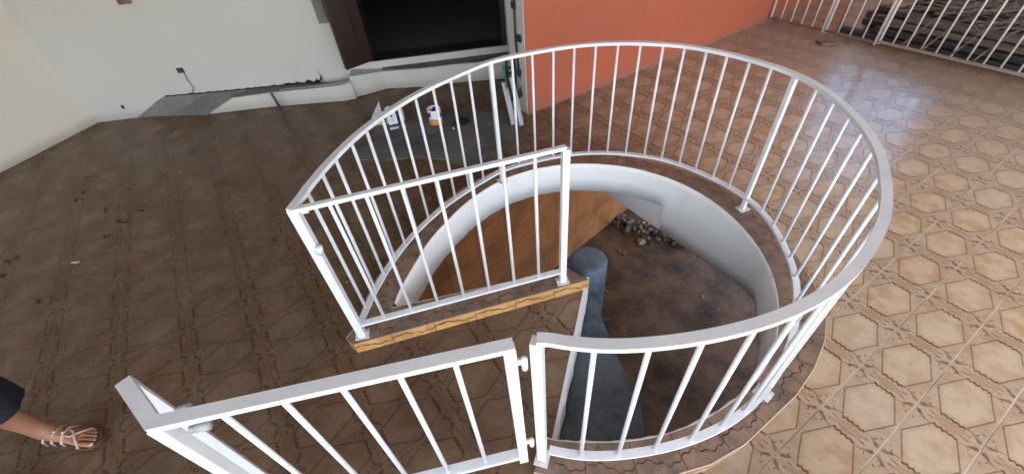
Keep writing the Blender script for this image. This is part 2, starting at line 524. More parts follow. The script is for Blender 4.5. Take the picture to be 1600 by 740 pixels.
# ------------------------------------------------------------------ walls
def wall_between(bm, a, b, t, z0, z1, side=1, ext=0.0):
    """upright slab whose visible face runs a->b; thickness goes to the left of a->b times side"""
    a, b = Vector(a[:2]), Vector(b[:2])
    d = (b - a).normalized(); n = Vector((-d.y, d.x)) * side
    prism(bm, [a, b, b + n * t, a + n * t], z0, z1)
ZC = 2.858
CORNER = Vector((-5.255, -2.650))
LEFT_END = CORNER + (Vector((-4.73, -3.29)) - CORNER).normalized() * 4.4
bm = NB(); wall_between(bm, CORNER, LEFT_END, 0.18, 0, ZC, -1)
tag(build('plaster_wall', bm, M_CREAM), 'plain cream plaster wall at the left edge, meeting the white wall in a corner', 'wall')

# back wall with the raised doorway
BD = (Vector((-3.68, 0.65)) - CORNER).normalized()
BN = Vector((BD.y, -BD.x))                     # towards the terrace
def bw(s, off=0.0, z=0.0):
    p = CORNER + BD * s + BN * off
    return Vector((p.x, p.y, z))
def bw_hit(px, py, off=0.0):
    P = OP(px, py, bw(0, off), Vector((BN.x, BN.y, 0)))
    return (Vector((P.x, P.y)) - CORNER).dot(BD), P.z
dl_s, dl_z = bw_hit(594, 89)
dr_s, dr_z = bw_hit(791, 77)
DZ = (dl_z + dr_z) / 2
DS0, DS1 = dl_s - 0.10, dr_s
DTOP = DZ + 2.05
LEN = 4.9
wallroot = empty('plaster_wall', bw(0, 0, 0), 'white plaster wall at the back with the dark doorway in it', 'wall')
bm = NB()
T_ = 0.2
def bwbox(bm, s0, s1, z0, z1, o0=-T_, o1=0.0):
    prism(bm, [bw(s0, o0), bw(s1, o0), bw(s1, o1), bw(s0, o1)], z0, z1)
bwbox(bm, -0.1, DS0, 0, ZC); bwbox(bm, DS1, LEN, 0, ZC); bwbox(bm, DS0, DS1, 0, DZ - 0.002); bwbox(bm, DS0, DS1, DTOP, ZC)
part('wall_face', bm, M_PLASTER, wallroot)
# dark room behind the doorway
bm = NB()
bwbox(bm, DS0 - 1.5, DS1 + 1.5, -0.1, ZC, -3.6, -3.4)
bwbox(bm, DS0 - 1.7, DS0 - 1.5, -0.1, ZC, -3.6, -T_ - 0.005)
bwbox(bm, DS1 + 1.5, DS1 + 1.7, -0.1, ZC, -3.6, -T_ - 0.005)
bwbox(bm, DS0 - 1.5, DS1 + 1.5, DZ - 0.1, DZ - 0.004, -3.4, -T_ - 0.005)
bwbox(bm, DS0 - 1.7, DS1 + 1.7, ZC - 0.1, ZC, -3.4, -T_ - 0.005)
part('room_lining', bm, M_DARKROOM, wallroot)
bm = NB()
fw = 0.03
bwbox(bm, DS0, DS0 + fw, DZ + .005, DTOP, -T_ + .002, 0.004); bwbox(bm, DS1 - fw, DS1 + .012, DZ + .005, DTOP, -T_ + .002, 0.004)
bwbox(bm, DS0 + fw, DS1 - fw, DTOP - fw, DTOP, -0.14, 0.004)
part('door_frame', bm, M_BLACK, wallroot)
bm = NB(); bwbox(bm, DS0 + .001, DS1 - .001, DZ - .001, DZ + .004, -T_ - .001, -.012)
part('threshold', bm, M_BLACK, wallroot)
# open door leaf, hinged on its left jamb and swung outwards
hp = bw(DS0 + 0.02, 0.01)
far = OP(540, 110, bw(0, 0.0, 0) , Vector((BN.x, BN.y, 0)))
# direction of leaf found from where its lower outer corner shows
lo = G(541, 109, DZ + 0.02)
ld = Vector((lo.x - hp.x, lo.y - hp.y, 0)).normalized()
LW = Vector((lo.x - hp.x, lo.y - hp.y)).length
ln_ = Vector((-ld.y, ld.x, 0))
def leafbox(bm, a, b, z0, z1, o0, o1):
    A = hp + ld * a; B = hp + ld * b
    prism(bm, [A + ln_ * o0, B + ln_ * o0, B + ln_ * o1, A + ln_ * o1], z0, z1)
leaf = empty('wooden_door', hp + Vector((0, 0, DZ + 0.02)), 'dark wooden door leaf standing open beside the doorway', 'door')
bm = NB()
z0, z1 = DZ + 0.02, DTOP - 0.02
for a, b in ((0, 0.09), (LW - 0.09, LW)): leafbox(bm, a, b, z0, z1, -0.02, 0.02)
for za, zb in ((z0, z0 + 0.18), (z0 + 0.95, z0 + 1.07), (z1 - 0.12, z1)): leafbox(bm, 0.09, LW - 0.09, za, zb, -0.02, 0.02)
part('door_stile', bm, M_DARKWOOD, leaf, bevel=0.004)
bm = NB()
for za, zb in ((z0 + 0.18, z0 + 0.95), (z0 + 1.07, z1 - 0.12)): leafbox(bm, 0.09, LW - 0.09, za, zb, -0.009, 0.009)
part('door_panel', bm, M_DARKWOOD, leaf)
bm = NB(); tube(bm, [hp + ld * (LW - .05) + ln_ * .02 + Vector((0, 0, z0 + 1)), hp + ld * (LW - .05) + ln_ * .07 + Vector((0, 0, z0 + 1)), hp + ld * (LW - .15) + ln_ * .07 + Vector((0, 0, z0 + 1))], .009)
part('handle', bm, M_BLACK, leaf, True)

# plastered steps in front of the doorway (curved front)
def front(pxs): return [G(*p, 0.0) for p in pxs]
F1 = front(((326, 179), (375, 173), (439, 166), (500, 161), (540, 158), (557, 154)))
F2 = front(((556, 152.5), (605, 139), (663, 136), (710, 130), (757, 126), (800, 122)))
step = empty('plastered_step', (F2[0].x, F2[0].y, 0), 'low white plastered step with a curved front along the back wall under the doorway', 'step')
def stepmesh(F, hs, back=None):
    bm = NB()
    n = len(F)
    fb = [bm.verts.new(p) for p in F]
    ft = [bm.verts.new((p.x, p.y, h)) for p, h in zip(F, hs)]
    bt, bb = [], []
    for p, h in zip(F, hs):
        s = (Vector((p.x, p.y)) - CORNER).dot(BD)
        q = bw(s, 0.002) if back is None else p.lerp(bw(s, 0.002), 0.35)
        bt.append(bm.verts.new((q.x, q.y, h))); bb.append(bm.verts.new((q.x, q.y, 0)))
    for i in range(n - 1):
        bm.faces.new((fb[i], fb[i + 1], ft[i + 1], ft[i]))
        bm.faces.new((ft[i], ft[i + 1], bt[i + 1], bt[i]))
        bm.faces.new((bt[i], bt[i + 1], bb[i + 1], bb[i]))
    bm.faces.new((fb[0], ft[0], bt[0], bb[0])); bm.faces.new((fb[-1], bb[-1], bt[-1], ft[-1]))
    return bm
o = part('lower_step', stepmesh(F1, [0.006, 0.125, 0.135, 0.14, 0.15, 0.155], 1), M_PLASTER, step)
o = part('upper_step', stepmesh(F2, [0.20, 0.17, 0.175, 0.175, 0.175, 0.175]), M_PLASTER, step)
# rough cement treads laid on the steps
def tread_strip(F, h, inset=0.015):
    bm = NB()
    a, b = [], []
    for p in F:
        s = (Vector((p.x, p.y)) - CORNER).dot(BD)
        q = bw(s, 0.004)
        d = (Vector((q.x - p.x, q.y - p.y)))
        L = max(d.length, 1e-3)
        f = Vector((p.x, p.y)) + d / L * inset
        a.append(f); b.append(Vector((q.x, q.y)))
    for i in range(len(a) - 1):
        prism(bm, [a[i], a[i + 1], b[i + 1], b[i]], h[i] , h[i] + 0.004)
    return bm
part('cement_tread', tread_strip(F2[1:], [0.177] * 5), M_CONC_L, step)

# unplastered cement ramp left of the step
bm = NB()
T1 = F1[1]
low = [G(206, 184), G(262, 181), G(326, 179.5), Vector((T1.x, T1.y, 0.129)), Vector((F1[2].x, F1[2].y, 0.139)), Vector((F1[3].x, F1[3].y, 0.144)), Vector((F1[4].x, F1[4].y, 0.154))]
for p in low[:3]: p.z = 0.002
for i in range(3, 7): low[i] = low[i] + Vector((-BN.x, -BN.y, 0)) * 0.016
upp = []
for px, py in ((207, 183), (256, 151), (330, 144.5), (390, 139), (450, 133), (500, 129), (540, 127)):
    s_, z_ = bw_hit(px, py); upp.append(bw(s_, 0.003, max(z_, 0.004)))
for A_, B_ in ((low, upp),):
    va = [bm.verts.new(p) for p in A_]; vb = [bm.verts.new(p) for p in B_]
    for i in range(len(A_) - 1):
        bm.faces.new((va[i], va[i + 1], vb[i + 1])); bm.faces.new((va[i], vb[i + 1], vb[i]))
    vc = [bm.verts.new((p.x, p.y, -0.02)) for p in A_]
    for i in range(2):
        bm.faces.new((va[i], va[i + 1], vc[i + 1], vc[i]))
tag(build('cement_ramp', bm, M_CONC_L), 'bare grey cement fillet sloping up against the foot of the white back wall', 'ramp')

# orange wall
OX = -2.685
bm = NB(); prism(bm, [(OX, 0.515), (OX, 5.86), (OX - 0.22, 5.86), (OX - 0.22, 0.515)], 0.0, ZC)
ow = empty('terracotta_wall', (OX, 0.515, 0), 'terracotta orange painted wall behind the curved railing', 'wall')
part('wall_face', bm, M_ORANGE, ow)
bm = NB(); box(bm, (OX - 0.113, 0.510, ZC / 2), (0.214, 0.008, ZC - 0.004)); part('wall_end', bm, M_PLASTER, ow)

# far end wall with a window opening over a parapet
ew = empty('end_wall', (-1.5, 5.86, 0), 'white end wall with dark blue skirting beyond the far fence', 'wall')
bm = NB()
WX0, WX1, WZ0, WZ1 = -2.66, -1.35, 1.08, 2.70
for x0, x1, a, b in ((OX - 0.22, WX0, 0, ZC), (WX1, 3.2, 0, ZC), (WX0, WX1, 0, WZ0), (WX0, WX1, WZ1, ZC)):
    box(bm, ((x0 + x1) / 2, 5.86 + 0.09, (a + b) / 2), (x1 - x0, 0.18, b - a))
part('wall_face', bm, M_CREAM, ew)
bm = NB(); box(bm, (-0.39, 5.85, 0.07), (4.58, 0.02, 0.14))
part('skirting', bm, paint('navy_skirting_paint', (0.05, 0.07, 0.11), 0.5), ew)

# ------------------------------------------------------------------ stairwell: kerb, plaster drum
well = empty('stairwell_kerb', (CC.x, CC.y, 0), 'round stairwell opening edged by a low brown tiled kerb with white plastered sides', 'stairwell')
def uvset(me, fn):
    uvl = me.uv_layers.new(name='UVMap')
    for poly in me.polygons:
        for li in poly.loop_indices:
            co = me.vertices[me.loops[li].vertex_index].co
            uvl.data[li].uv = fn(co, poly)
def quadstrip(bm, A, B, uvl, u0=0.0, vlo=0.0, vhi=0.1):
    """faces between two paths, u in metres along A"""
    va = [bm.verts.new(p) for p in A]; vb = [bm.verts.new(p) for p in B]
    u = u0
    for i in range(len(A) - 1):
        L = (Vector(A[i + 1]) - Vector(A[i])).length
        f = bm.faces.new((va[i], va[i + 1], vb[i + 1], vb[i]))
        for lp, uv in zip(f.loops, ((u, vlo), (u + L, vlo), (u + L, vhi), (u, vhi))):
            lp[uvl].uv = uv
        u += L
    return u
def kpath(tab, z, a0=-52, a1=246):
    return ring(tab, a0, a1, z)
bm = NB(); uvl = bm.loops.layers.uv.new('UVMap')
ki = kpath(KIN, KH)
KST = 298.0 / 33
kv = [pol(-52 + KST * i, interp(KOUT, -52 + KST * i), KH) for i in range(34)]
ko = []
for i in range(len(ki)):
    f = i / (len(ki) - 1) * 33; j = min(int(f), 32)
    ko.append(kv[j].lerp(kv[j + 1], f - j))
ko[-1] = Vector((-1.50, -1.27, KH))
C0 = Vector((-1.392, -1.442, KH))
ki2 = ki + [Vector((S_IN0.x, S_IN0.y, KH))]
ko2 = ko + [C0]
quadstrip(bm, ko2, ki2, uvl, 0, 0, 0.11)
part('kerb_top', bm, M_KERB, well)
bm = NB(); uvl = bm.loops.layers.uv.new('UVMap')
quadstrip(bm, [Vector((p.x, p.y, 0)) for p in ko2], ko2, uvl, 0, 0.0, 0.07)
# close the end under the gate post
e0, e1 = ko2[0], ki2[0]
quadstrip(bm, [Vector((e1.x, e1.y, 0)), Vector((e0.x, e0.y, 0))], [e1, e0], uvl, 0, 0, .07)
part('kerb_side', bm, M_KERB_OUT, well)
bm2 = NB(); tube(bm2, [p + Vector((0, 0, -.001)) for p in ko2], 0.0028, 5)
part('tile_arris', bm2, paint('pale_tile_edge', (0.50, 0.38, 0.25), 0.5), well)
# straight kerb beside the landing
bm = NB(); uvl = bm.loops.layers.uv.new('UVMap')
f0, f1 = Vector((S_F0.x + .03, S_F0.y + .015, KH)), Vector((-0.988, -0.325, KH))
f0 = Vector((-1.338, -1.425, KH))
i0, i1 = Vector((S_IN0.x, S_IN0.y, KH)), Vector((-1.10, -0.36, KH))
def lerp(a, b, n): return [a.lerp(b, k / n) for k in range(n + 1)]
quadstrip(bm, lerp(f0, f1, 8), lerp(i0, i1, 8), uvl, 0.03, 0.0, 0.11)
q = bm.faces.new([bm.verts.new(p) for p in (C0, f0, i0)])
for lp in q.loops: lp[uvl].uv = (0.02, 0.02)
part('kerb_top', bm, M_KERB, well)
bm = NB(); uvl = bm.loops.layers.uv.new('UVMap')
quadstrip(bm, [Vector((p.x, p.y, 0)) for p in lerp(f0, f1, 8)], lerp(f0, f1, 8), uvl, 0.03, 0.0, 0.075)
quadstrip(bm, [Vector((C0.x, C0.y, 0)), Vector((f0.x, f0.y, 0))], [C0, f0], uvl, 0.0, 0.0, 0.075)
quadstrip(bm, [Vector((f1.x, f1.y, 0)), Vector((i1.x, i1.y, -0.1))], [f1, i1], uvl, 0.0, 0.0, 0.075)
part('kerb_riser', bm, M_RISER, well)
# pale worn tile arris along the top edge of the riser
bm = NB(); bar(bm, f0 + Vector((0.001, 0, 0)), f1 + Vector((0.001, 0, 0)), 0.005, 0.004)
part('tile_arris', bm, paint('worn_tile_edge', (0.42, 0.30, 0.18), 0.5), well)

# plaster drum: lofted from kerb edge to the lower rim
def rim_noise(i, s=0.004): return random.Random(i * 13 + 5).uniform(-s, s)
def loft(paths, mat, root, name, thick=None, smooth=True):
    bm = NB()
    rows = [[bm.verts.new(p) for p in P] for P in paths]
    for a, b in zip(rows, rows[1:]):
        for i in range(len(a) - 1):
            bm.faces.new((a[i], a[i + 1], b[i + 1], b[i]))
    o = part(name, bm, mat, root, smooth)
    return o
# left / far side: slab edge 0.15 deep; right side runs down into a beam
def drum_rows(a0, a1, zb, rb_fn, step=3):
    top = ring(KIN, a0, a1, KH + 0.002, step)
    rows = []
    lip = []
    for i, p in enumerate(top):
        d = (Vector((CC.x, CC.y, p.z)) - p).normalized()
        lip.append(p + d * (0.007 + rim_noise(i, 0.003)) + Vector((0, 0, rim_noise(i + 500, 0.002))))
    rows.append(top); rows.append(lip)
    bot = rb_fn(lip)
    for t in (0.12, 0.35, 0.65, 1.0):
        rows.append([l.lerp(b, t) for l, b in zip(lip, bot)])
    rows.append([b + (b - Vector((CC.x, CC.y, b.z))).normalized() * (0.14 if zb < -.2 else 0.14 * min(1.0, i / 8.0 + .01)) for i, b in enumerate(bot)])
    return rows
def far_bot(lip):
    out = []
    for p in lip:
        d = Vector((p.x, p.y)) - CC
        th = math.degrees(math.atan2(d.y, d.x))
        k = 0.0
        out.append(Vector((p.x + d.x * 0.05 * k, p.y + d.y * 0.05 * k, -0.15)))
    return out
BZ = -0.38
corner = G(1167, 454, BZ)
YB = corner.y
pb = [G(*q, BZ) for q in ((1167, 454), (1175, 485), (1184, 521), (1181, 560), (1174, 589))]
def right_bot(lip):
    out = []
    n = len(lip)
    for p in lip:
        th = math.degrees(math.atan2(p.y - CC.y, p.x - CC.x))
        if th > 62:
            x = p.x if th > 80 else p.x
            t = (th - 62) / (106 - 62)
            x = corner.x + (p_left.x - corner.x) * t
            out.append(Vector((x, YB, BZ)))
        else:
            r = interp([(-52, .88), (-20, .87), (20, .875), (26, .90), (34, .905), (44, .94), (53, .965), (62, 1.02)], th)
            a = math.radians(th)
            out.append(Vector((CC.x + r * math.cos(a), CC.y + r * math.sin(a), BZ)))
    return out
p_left = Vector((CC.x + 0.95 * math.cos(math.radians(106)), 0, 0))
def drum():
    """one plaster surface: shallow slab edge round the back, running down to a beam on the right"""
    top = ring(KIN, -52, 247, KH + 0.002, 2.0)
    n = len(top)
    ths = [-52 + (247 + 52) * i / (n - 1) for i in range(n)]
    lip = []
    for i, p in enumerate(top):
        d = (Vector((CC.x, CC.y, p.z)) - p).normalized()
        lip.append(p + d * (0.007 + rim_noise(i, 0.003)) + Vector((0, 0, rim_noise(i + 500, 0.002))))
    rb = right_bot(lip); fb = far_bot(lip)
    up = []
    for th, l, r_b, f_b in zip(ths, lip, rb, fb):
        g = l.lerp(r_b, (l.z + 0.15) / (l.z - BZ))
        k = min(1.0, max(0.0, (th - 96) / 12.0)); k = k * k * (3 - 2 * k)
        up.append(g.lerp(f_b, k) if th < 108 else f_b)
    bm = NB()
    def row(P): return [bm.verts.new(p) for p in P]
    R = [row(top), row(lip)]
    for t in (0.15, 0.5, 1.0): R.append(row([l.lerp(u, t) for l, u in zip(lip, up)]))
    for a_, b_ in zip(R, R[1:]):
        for i in range(n - 1): bm.faces.new((a_[i], a_[i + 1], b_[i + 1], b_[i]))
    m = max(i for i, th in enumerate(ths) if th <= 106) + 1
    lowr = [R[-1][:m]]
    for t in (0.5, 1.0): lowr.append(row([u.lerp(r_b, t) for u, r_b in zip(up[:m], rb[:m])]))
    lowr.append(row([r_b + (r_b - Vector((CC.x, CC.y, r_b.z))).normalized() * 0.14 for r_b in rb[:m]]))
    for a_, b_ in zip(lowr, lowr[1:]):
        for i in range(m - 1): bm.faces.new((a_[i], a_[i + 1], b_[i + 1], b_[i]))
    und = row([f_b + (f_b - Vector((CC.x, CC.y, f_b.z))).normalized() * 0.14 for f_b in up[m - 1:]])
    for i in range(len(und) - 1):
        bm.faces.new((R[-1][m - 1 + i], R[-1][m + i], und[i + 1], und[i]))
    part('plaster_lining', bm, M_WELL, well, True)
drum()
bm = NB(); box(bm, ((p_left.x - 3.6) / 2, YB + 0.101, (BZ - 0.16) / 2), (abs(p_left.x + 3.6), 0.20, BZ * -1 - 0.16 - 0.002))
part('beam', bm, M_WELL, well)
# lining of the straight side and the painted landing edge
bm = NB()
for a, b in ((S_IN0, Vector((i1.x, i1.y))),):
    n_ = Vector((-(b - a).y, (b - a).x)).normalized()
    prism(bm, [a, b, b + n_ * 0.008, a + n_ * 0.008], -0.16, KH - 0.003)
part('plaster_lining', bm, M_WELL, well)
wd = (W_OUT.to_2d() - TIP).normalized(); wn_ = Vector((-wd.y, wd.x))
bm = NB()
NS = 26
for i in range(NS):
    a = TIP.lerp(W_OUT.to_2d(), i / NS); b = TIP.lerp(W_OUT.to_2d(), (i + 1) / NS)
    k = 0.016 + rim_noise(i + 90, 0.0035); k2 = 0.016 + rim_noise(i + 91, 0.0035)
    prism(bm, [a - wn_ * 0.003, b - wn_ * 0.003, b + wn_ * k2, a + wn_ * k], -0.165, 0.003)
bmesh.ops.remove_doubles(bm, verts=bm.verts, dist=0.0005)
part('landing_edge', bm, M_WHITE, well)

# lower storey: ochre tiled wall, rubble, the storey's enclosure, and an added daylight blocker
def ochre():
    n = N('ochre_glazed_wall_tile')
    p = n.pos(); P = n.sep(p)
    a = n.noise(p, 2.2, 5, 0.65); b = n.noise(p, 9.0, 4, 0.6, 0.5)
    c = n.mix(n.ss(a, 0.35, 0.65), (0.42, 0.175, 0.062), (0.25, 0.10, 0.042))
    c = n.mix(n.mul(n.ss(b, 0.50, 0.72), 0.6), c, (0.36, 0.20, 0.11))
    gz = n.abs(n.sub(n.ma('FRACT', n.ma('DIVIDE', P[2], 0.33)), 0.5))
    gy = n.abs(n.sub(n.ma('FRACT', n.ma('DIVIDE', P[1], 0.42)), 0.5))
    g = n.mx(n.ss(gz, 0.480, 0.492), n.ss(gy, 0.480, 0.492))
    c = n.mix(n.mul(g, 0.7), c, (0.10, 0.045, 0.025))
    n.bump(b, 0.2, 0.002)
    return n.out(c, 0.3)
ZL = -2.9
wa, wb = G(987, 320, ZL), G(905, 387, ZL)
dv = (wb - wa); dv.z = 0; dv.normalize()
w0 = wa - dv * 3.0; w1 = wa + dv * 9.0
bm = NB(); wall_between(bm, w0, w1, 0.15, ZL, -0.17, -1)
lw = build('tiled_wall', bm, ochre())
tag(lw, 'ochre brown tiled wall of the lower storey, seen through the stairwell', 'wall')
bm = NB(); box(bm, (-3, -6.1, -1.53), (10, 0.15, 2.7))
tag(build('lower_wall', bm, M_CREAM), 'plain lower storey wall under the terrace', 'wall')

bm = NB(); box(bm, (0.35, -2.2, -1.53), (0.15, 7.4, 2.7))  # added unseen partition, blocks daylight so the floor below the well stays dark
tag(build('lower_wall', bm, M_CREAM), 'unseen cream partition added under the terrace to keep daylight off the lower floor', 'wall')
# spiral stair: column and first tread
st = empty('spiral_staircase', (-1.16, -0.165, ZL), 'dark slate blue painted concrete spiral staircase, its column and first tread just below the landing', 'staircase')
COLC = Vector((-1.165, -0.165, 0))
bm = NB()
prof = [(0.001, -0.028), (0.078, -0.030), (0.099, -0.036), (0.107, -0.052), (0.107, ZL + 0.001)]
lathe(bm, prof, (COLC.x, COLC.y, 0), 40)
part('column', bm, M_BLUE, st, True)
def wedge(a0, a1, z, th, curve):
    """tread with a scooped leading edge that springs from the column"""
    bm = NB()
    edge = [G(*p, z) for p in curve]
    poly = [Vector((COLC.x, COLC.y)), Vector((edge[0].x, edge[0].y))] + [Vector((e.x, e.y)) for e in edge[1:]]
    poly += [pol(t, 0.875).to_2d() for t in range(int(-21), int(a0) - 1, -3)]
    n = len(poly)
    prism(bm, [(p.x, p.y) for p in poly], z - th, z)
    return bm
CUR = ((938, 470), (939, 492), (950, 521), (960, 548), (979, 584), (1001, 633), (1006, 662), (1008, 690))
part('tread', wedge(-60, -17, -0.20, 0.12, CUR), M_BLUE, st, bevel=0.006)
bm = NB()
# short riser wall under the landing edge
bq = [TIP + wn_ * 0.0, W_OUT.to_2d(), W_OUT.to_2d() - wn_ * .06, TIP - wn_ * .06]
prism(bm, bq, -0.30, -0.163)
part('riser', bm, M_BLUE, st)

# ------------------------------------------------------------------ railings
HT = 0.84
ZBOT = 0.15
def railing_bar(name, a, b, root, r=0.0072, mat=None):
    bm = NB(); tube(bm, [a, b], r, 12)
    return part(name, bm, mat or M_WHITE, root, True)
rail = empty('curved_railing', (CC.x, CC.y, KH), 'white steel railing curving round the stairwell on its low tiled kerb', 'railing')
A_TOP = Vector((-1.339, -1.380, HT))
END = pol(-51, 0.945, HT)
path = ring(RAIL, -51, 252, HT, 2.0) + [A_TOP]
path[0] = END
bm = NB(); sweep(bm, path, 0.029, 0.016)
part('top_rail', bm, M_WHITE, rail, bevel=0.0015)
bpath = ring(RAIL, -49.5, 252, ZBOT, 2.0) + [Vector((-1.372, -1.352, ZBOT))]
bm = NB(); sweep(bm, bpath, 0.028, 0.012)
part('bottom_rail', bm, M_WHITE, rail, bevel=0.001)
# balusters of the curve: measured where they can be seen, evenly spaced where they hide
TOPS = [(476, 300), (499, 271), (521, 248), (544.5, 223), (568, 203), (593.5, 184), (619, 167), (644, 151), (673.5, 137), (701.5, 124), (730, 111.5),
        (797, 88.5), (830, 83), (863.5, 77), (897, 72.6), (931, 69), (966.5, 67.6), (1002, 68), (1038.5, 69), (1072, 72.6), (1106.7, 78.4), (1140, 85), (1175, 94.6), (1209, 105),
        (1281, 137), (1307, 157), (1331, 180), (1352, 203), (1369, 231), (1379, 268), (1383.5, 303), (1249, 482), (1181, 507), (1098.6, 526), (1015, 537), (929, 540)]
bas = []
for t in TOPS:
    p = G(*t, HT - 0.008)
    a = math.degrees(math.atan2(p.y - CC.y, p.x - CC.x))
    if a < -60: a += 360
    bas.append(a)
lo_, hi_ = -11.8, 26.5
bas += [-4.4, 0.6, 13.0, 19.8]
def rr(tab, th): return (interp(tab, th - 4) + interp(tab, th) * 2 + interp(tab, th + 4)) / 4
for a in bas:
    railing_bar('baluster', pol(a, rr(RAIL, a), ZBOT + 0.004), pol(a, rr(RAIL, a), HT - 0.007), rail)
def post(P, root, ang=0.0, h=HT - 0.007, w=0.030, zb=KH, plate=True, name='post'):
    R_ = Matrix.Rotation(ang, 3, 'Z')
    bm = NB(); box(bm, (P[0], P[1], (zb + h) / 2), (w, w, h - zb), R_)
    o = part(name, bm, M_WHITE, root, bevel=0.0018)
    if plate:
        bm = NB(); box(bm, (P[0], P[1], zb + 0.003), (0.062, 0.05, 0.006), R_)
        for sx in (-.022, .022):
            q = R_ @ Vector((sx, 0.0, 0)); tube(bm, [(P[0] + q.x, P[1] + q.y, zb + .005), (P[0] + q.x, P[1] + q.y, zb + .014)], .006, 6)
        pl = part('base_plate', bm, M_WHITE_OLD, o)
    return o
for a in (176.1, 79.0, 6.5):
    post(pol(a, rr(RAIL, a)), rail, math.radians(a), w=0.022)
pP = post(END, rail, math.radians(-51))
AP = Vector((-1.362, -1.372, 0))
dP = Vector((S_IN1.x - S_IN0.x, S_IN1.y - S_IN0.y, 0)).normalized()
pA = post(AP, rail, math.atan2(dP.y, dP.x), w=0.034)
for zz in (HT - 0.03,):
    bm = NB(); tube(bm, [AP + dP * 0.018 + Vector((0, 0, zz)), AP + dP * 0.045 + Vector((0, 0, zz))], 0.008, 10)
    part('lug', bm, M_WHITE, pA, True)
zk = H(499, 382, AP)
bm = NB(); tube(bm, [AP + Vector((0.022, 0.010, zk - .02)), AP + Vector((0.030, 0.016, zk + 0.016))], 0.013, 14)
part('hinge_barrel', bm, M_WHITE, pA, True)
# straight side
B_TOP = Vector((-1.058, -0.437, HT))
bm = NB(); bar(bm, A_TOP + Vector((0, 0, -.001)), B_TOP + Vector((0, 0, -.001)), 0.019, 0.016)
part('top_rail', bm, M_WHITE, rail, bevel=0.0015)
bm = NB(); bar(bm, Vector((AP.x, AP.y, ZBOT)), Vector((B_TOP.x, B_TOP.y, ZBOT)), 0.028, 0.012)
part('bottom_rail', bm, M_WHITE, rail, bevel=0.001)
post(B_TOP, rail, math.atan2(dP.y, dP.x), w=0.030)
for k in range(1, 8):
    t_ = k / 8.0
    a = Vector((AP.x, AP.y, ZBOT)).lerp(Vector((B_TOP.x, B_TOP.y, ZBOT)), t_)
    b = A_TOP.lerp(B_TOP, t_); b.z = HT - .01
    railing_bar('baluster', a, b, rail)

# gate, open and swung towards the viewer
G0 = Vector((-0.483, -1.075, HT)); G1 = Vector((-0.774, -1.789, HT)); G2 = Vector((-0.930, -1.845, HT))
gate = empty('railing_gate', (G0.x, G0.y, 0.1), 'white steel gate with a short return at its free end, standing open in the foreground', 'gate')
gd = (G1 - G0).normalized(); gn = Vector((-gd.y, gd.x, 0))
hd = (G2 - G1).normalized()
ZG = 0.115
def mitred(z, w, h, P):
    bm = NB()
    a, b, c = [Vector((p.x, p.y, z)) for p in P]
    d1 = (b - a).normalized(); d2 = (c - b).normalized()
    n1 = Vector((-d1.y, d1.x, 0)); n2 = Vector((-d2.y, d2.x, 0))
    m = (n1 + n2).normalized(); k = 1.0 / max(0.3, m.dot(n1))
    rows = []
    for p, nn, kk in ((a, n1, 1), (b, m, k), (c, n2, 1)):
        rows.append([bm.verts.new(p + nn * (i * w / 2 * kk) + Vector((0, 0, j * h / 2))) for i, j in ((-1, -1), (1, -1), (1, 1), (-1, 1))])
    for r1, r2 in zip(rows, rows[1:]):
        for q_ in range(4): bm.faces.new((r1[q_], r1[(q_ + 1) % 4], r2[(q_ + 1) % 4], r2[q_]))
    bm.faces.new(rows[0][::-1]); bm.faces.new(rows[-1])
    return bm
part('top_rail', mitred(HT, 0.031, 0.018, (G0 - gd * 0.012, G1, G2)), M_WHITE, gate, bevel=0.0012)
part('bottom_rail', mitred(ZG + 0.055, 0.032, 0.014, (G0, G1, G2)), M_WHITE, gate, bevel=0.001)
part('lower_rail', mitred(ZG + 0.018, 0.012, 0.014, (G0, G1, G2)), M_WHITE, gate, bevel=0.001)
ga = math.atan2(gd.y, gd.x)
for P, an in ((G0, ga), (G1, ga), (G2, math.atan2(hd.y, hd.x))):
    post(P, gate, an, h=HT - .008, w=0.030, zb=ZG, plate=False, name='stile')
for k in range(1, 6):
    t_ = k / 6.0
    p = G0.lerp(G1, t_)
    railing_bar('baluster', Vector((p.x, p.y, ZG + .05)), Vector((p.x, p.y, HT - .008)), gate)
for px, py in ((819, 566), (833, 689)):
    z = H(px, py, (G0 + END) / 2)
    c = (G0 + Vector((END.x, END.y, HT))) / 2; c.z = z
    bm = NB()
    tube(bm, [c + Vector((0, 0, -0.028)), c + Vector((0, 0, 0.012))], 0.0085, 12)
    g_ = Vector((G0.x, G0.y, z + .012)); c2 = c + Vector((0, 0, .012))
    bar(bm, g_, c2, 0.014, 0.014)
    bmesh.ops.create_icosphere(bm, subdivisions=2, radius=0.009, matrix=Matrix.Translation(c + Vector((0, 0, .016))))
    part('hinge', bm, M_WHITE, gate, True)
# latch barrels at the free end
M_PRIMER = paint('primer_grey', (0.42, 0.43, 0.41), 0.5)
for px, py, P in ((287, 638, G2), (316, 665, G1)):
    c = OP(px, py, P, gn)
    bm = NB(); tube(bm, [c - gd * 0.016, c + gd * 0.012], 0.012, 14)
    tube(bm, [c + gd * 0.012, c + gd * 0.026], 0.007, 10)
    bar(bm, c, c + gd * 0.03 + Vector((0, 0, -.01)), .008, .012)
    part('latch_barrel', bm, M_PRIMER, gate, True)

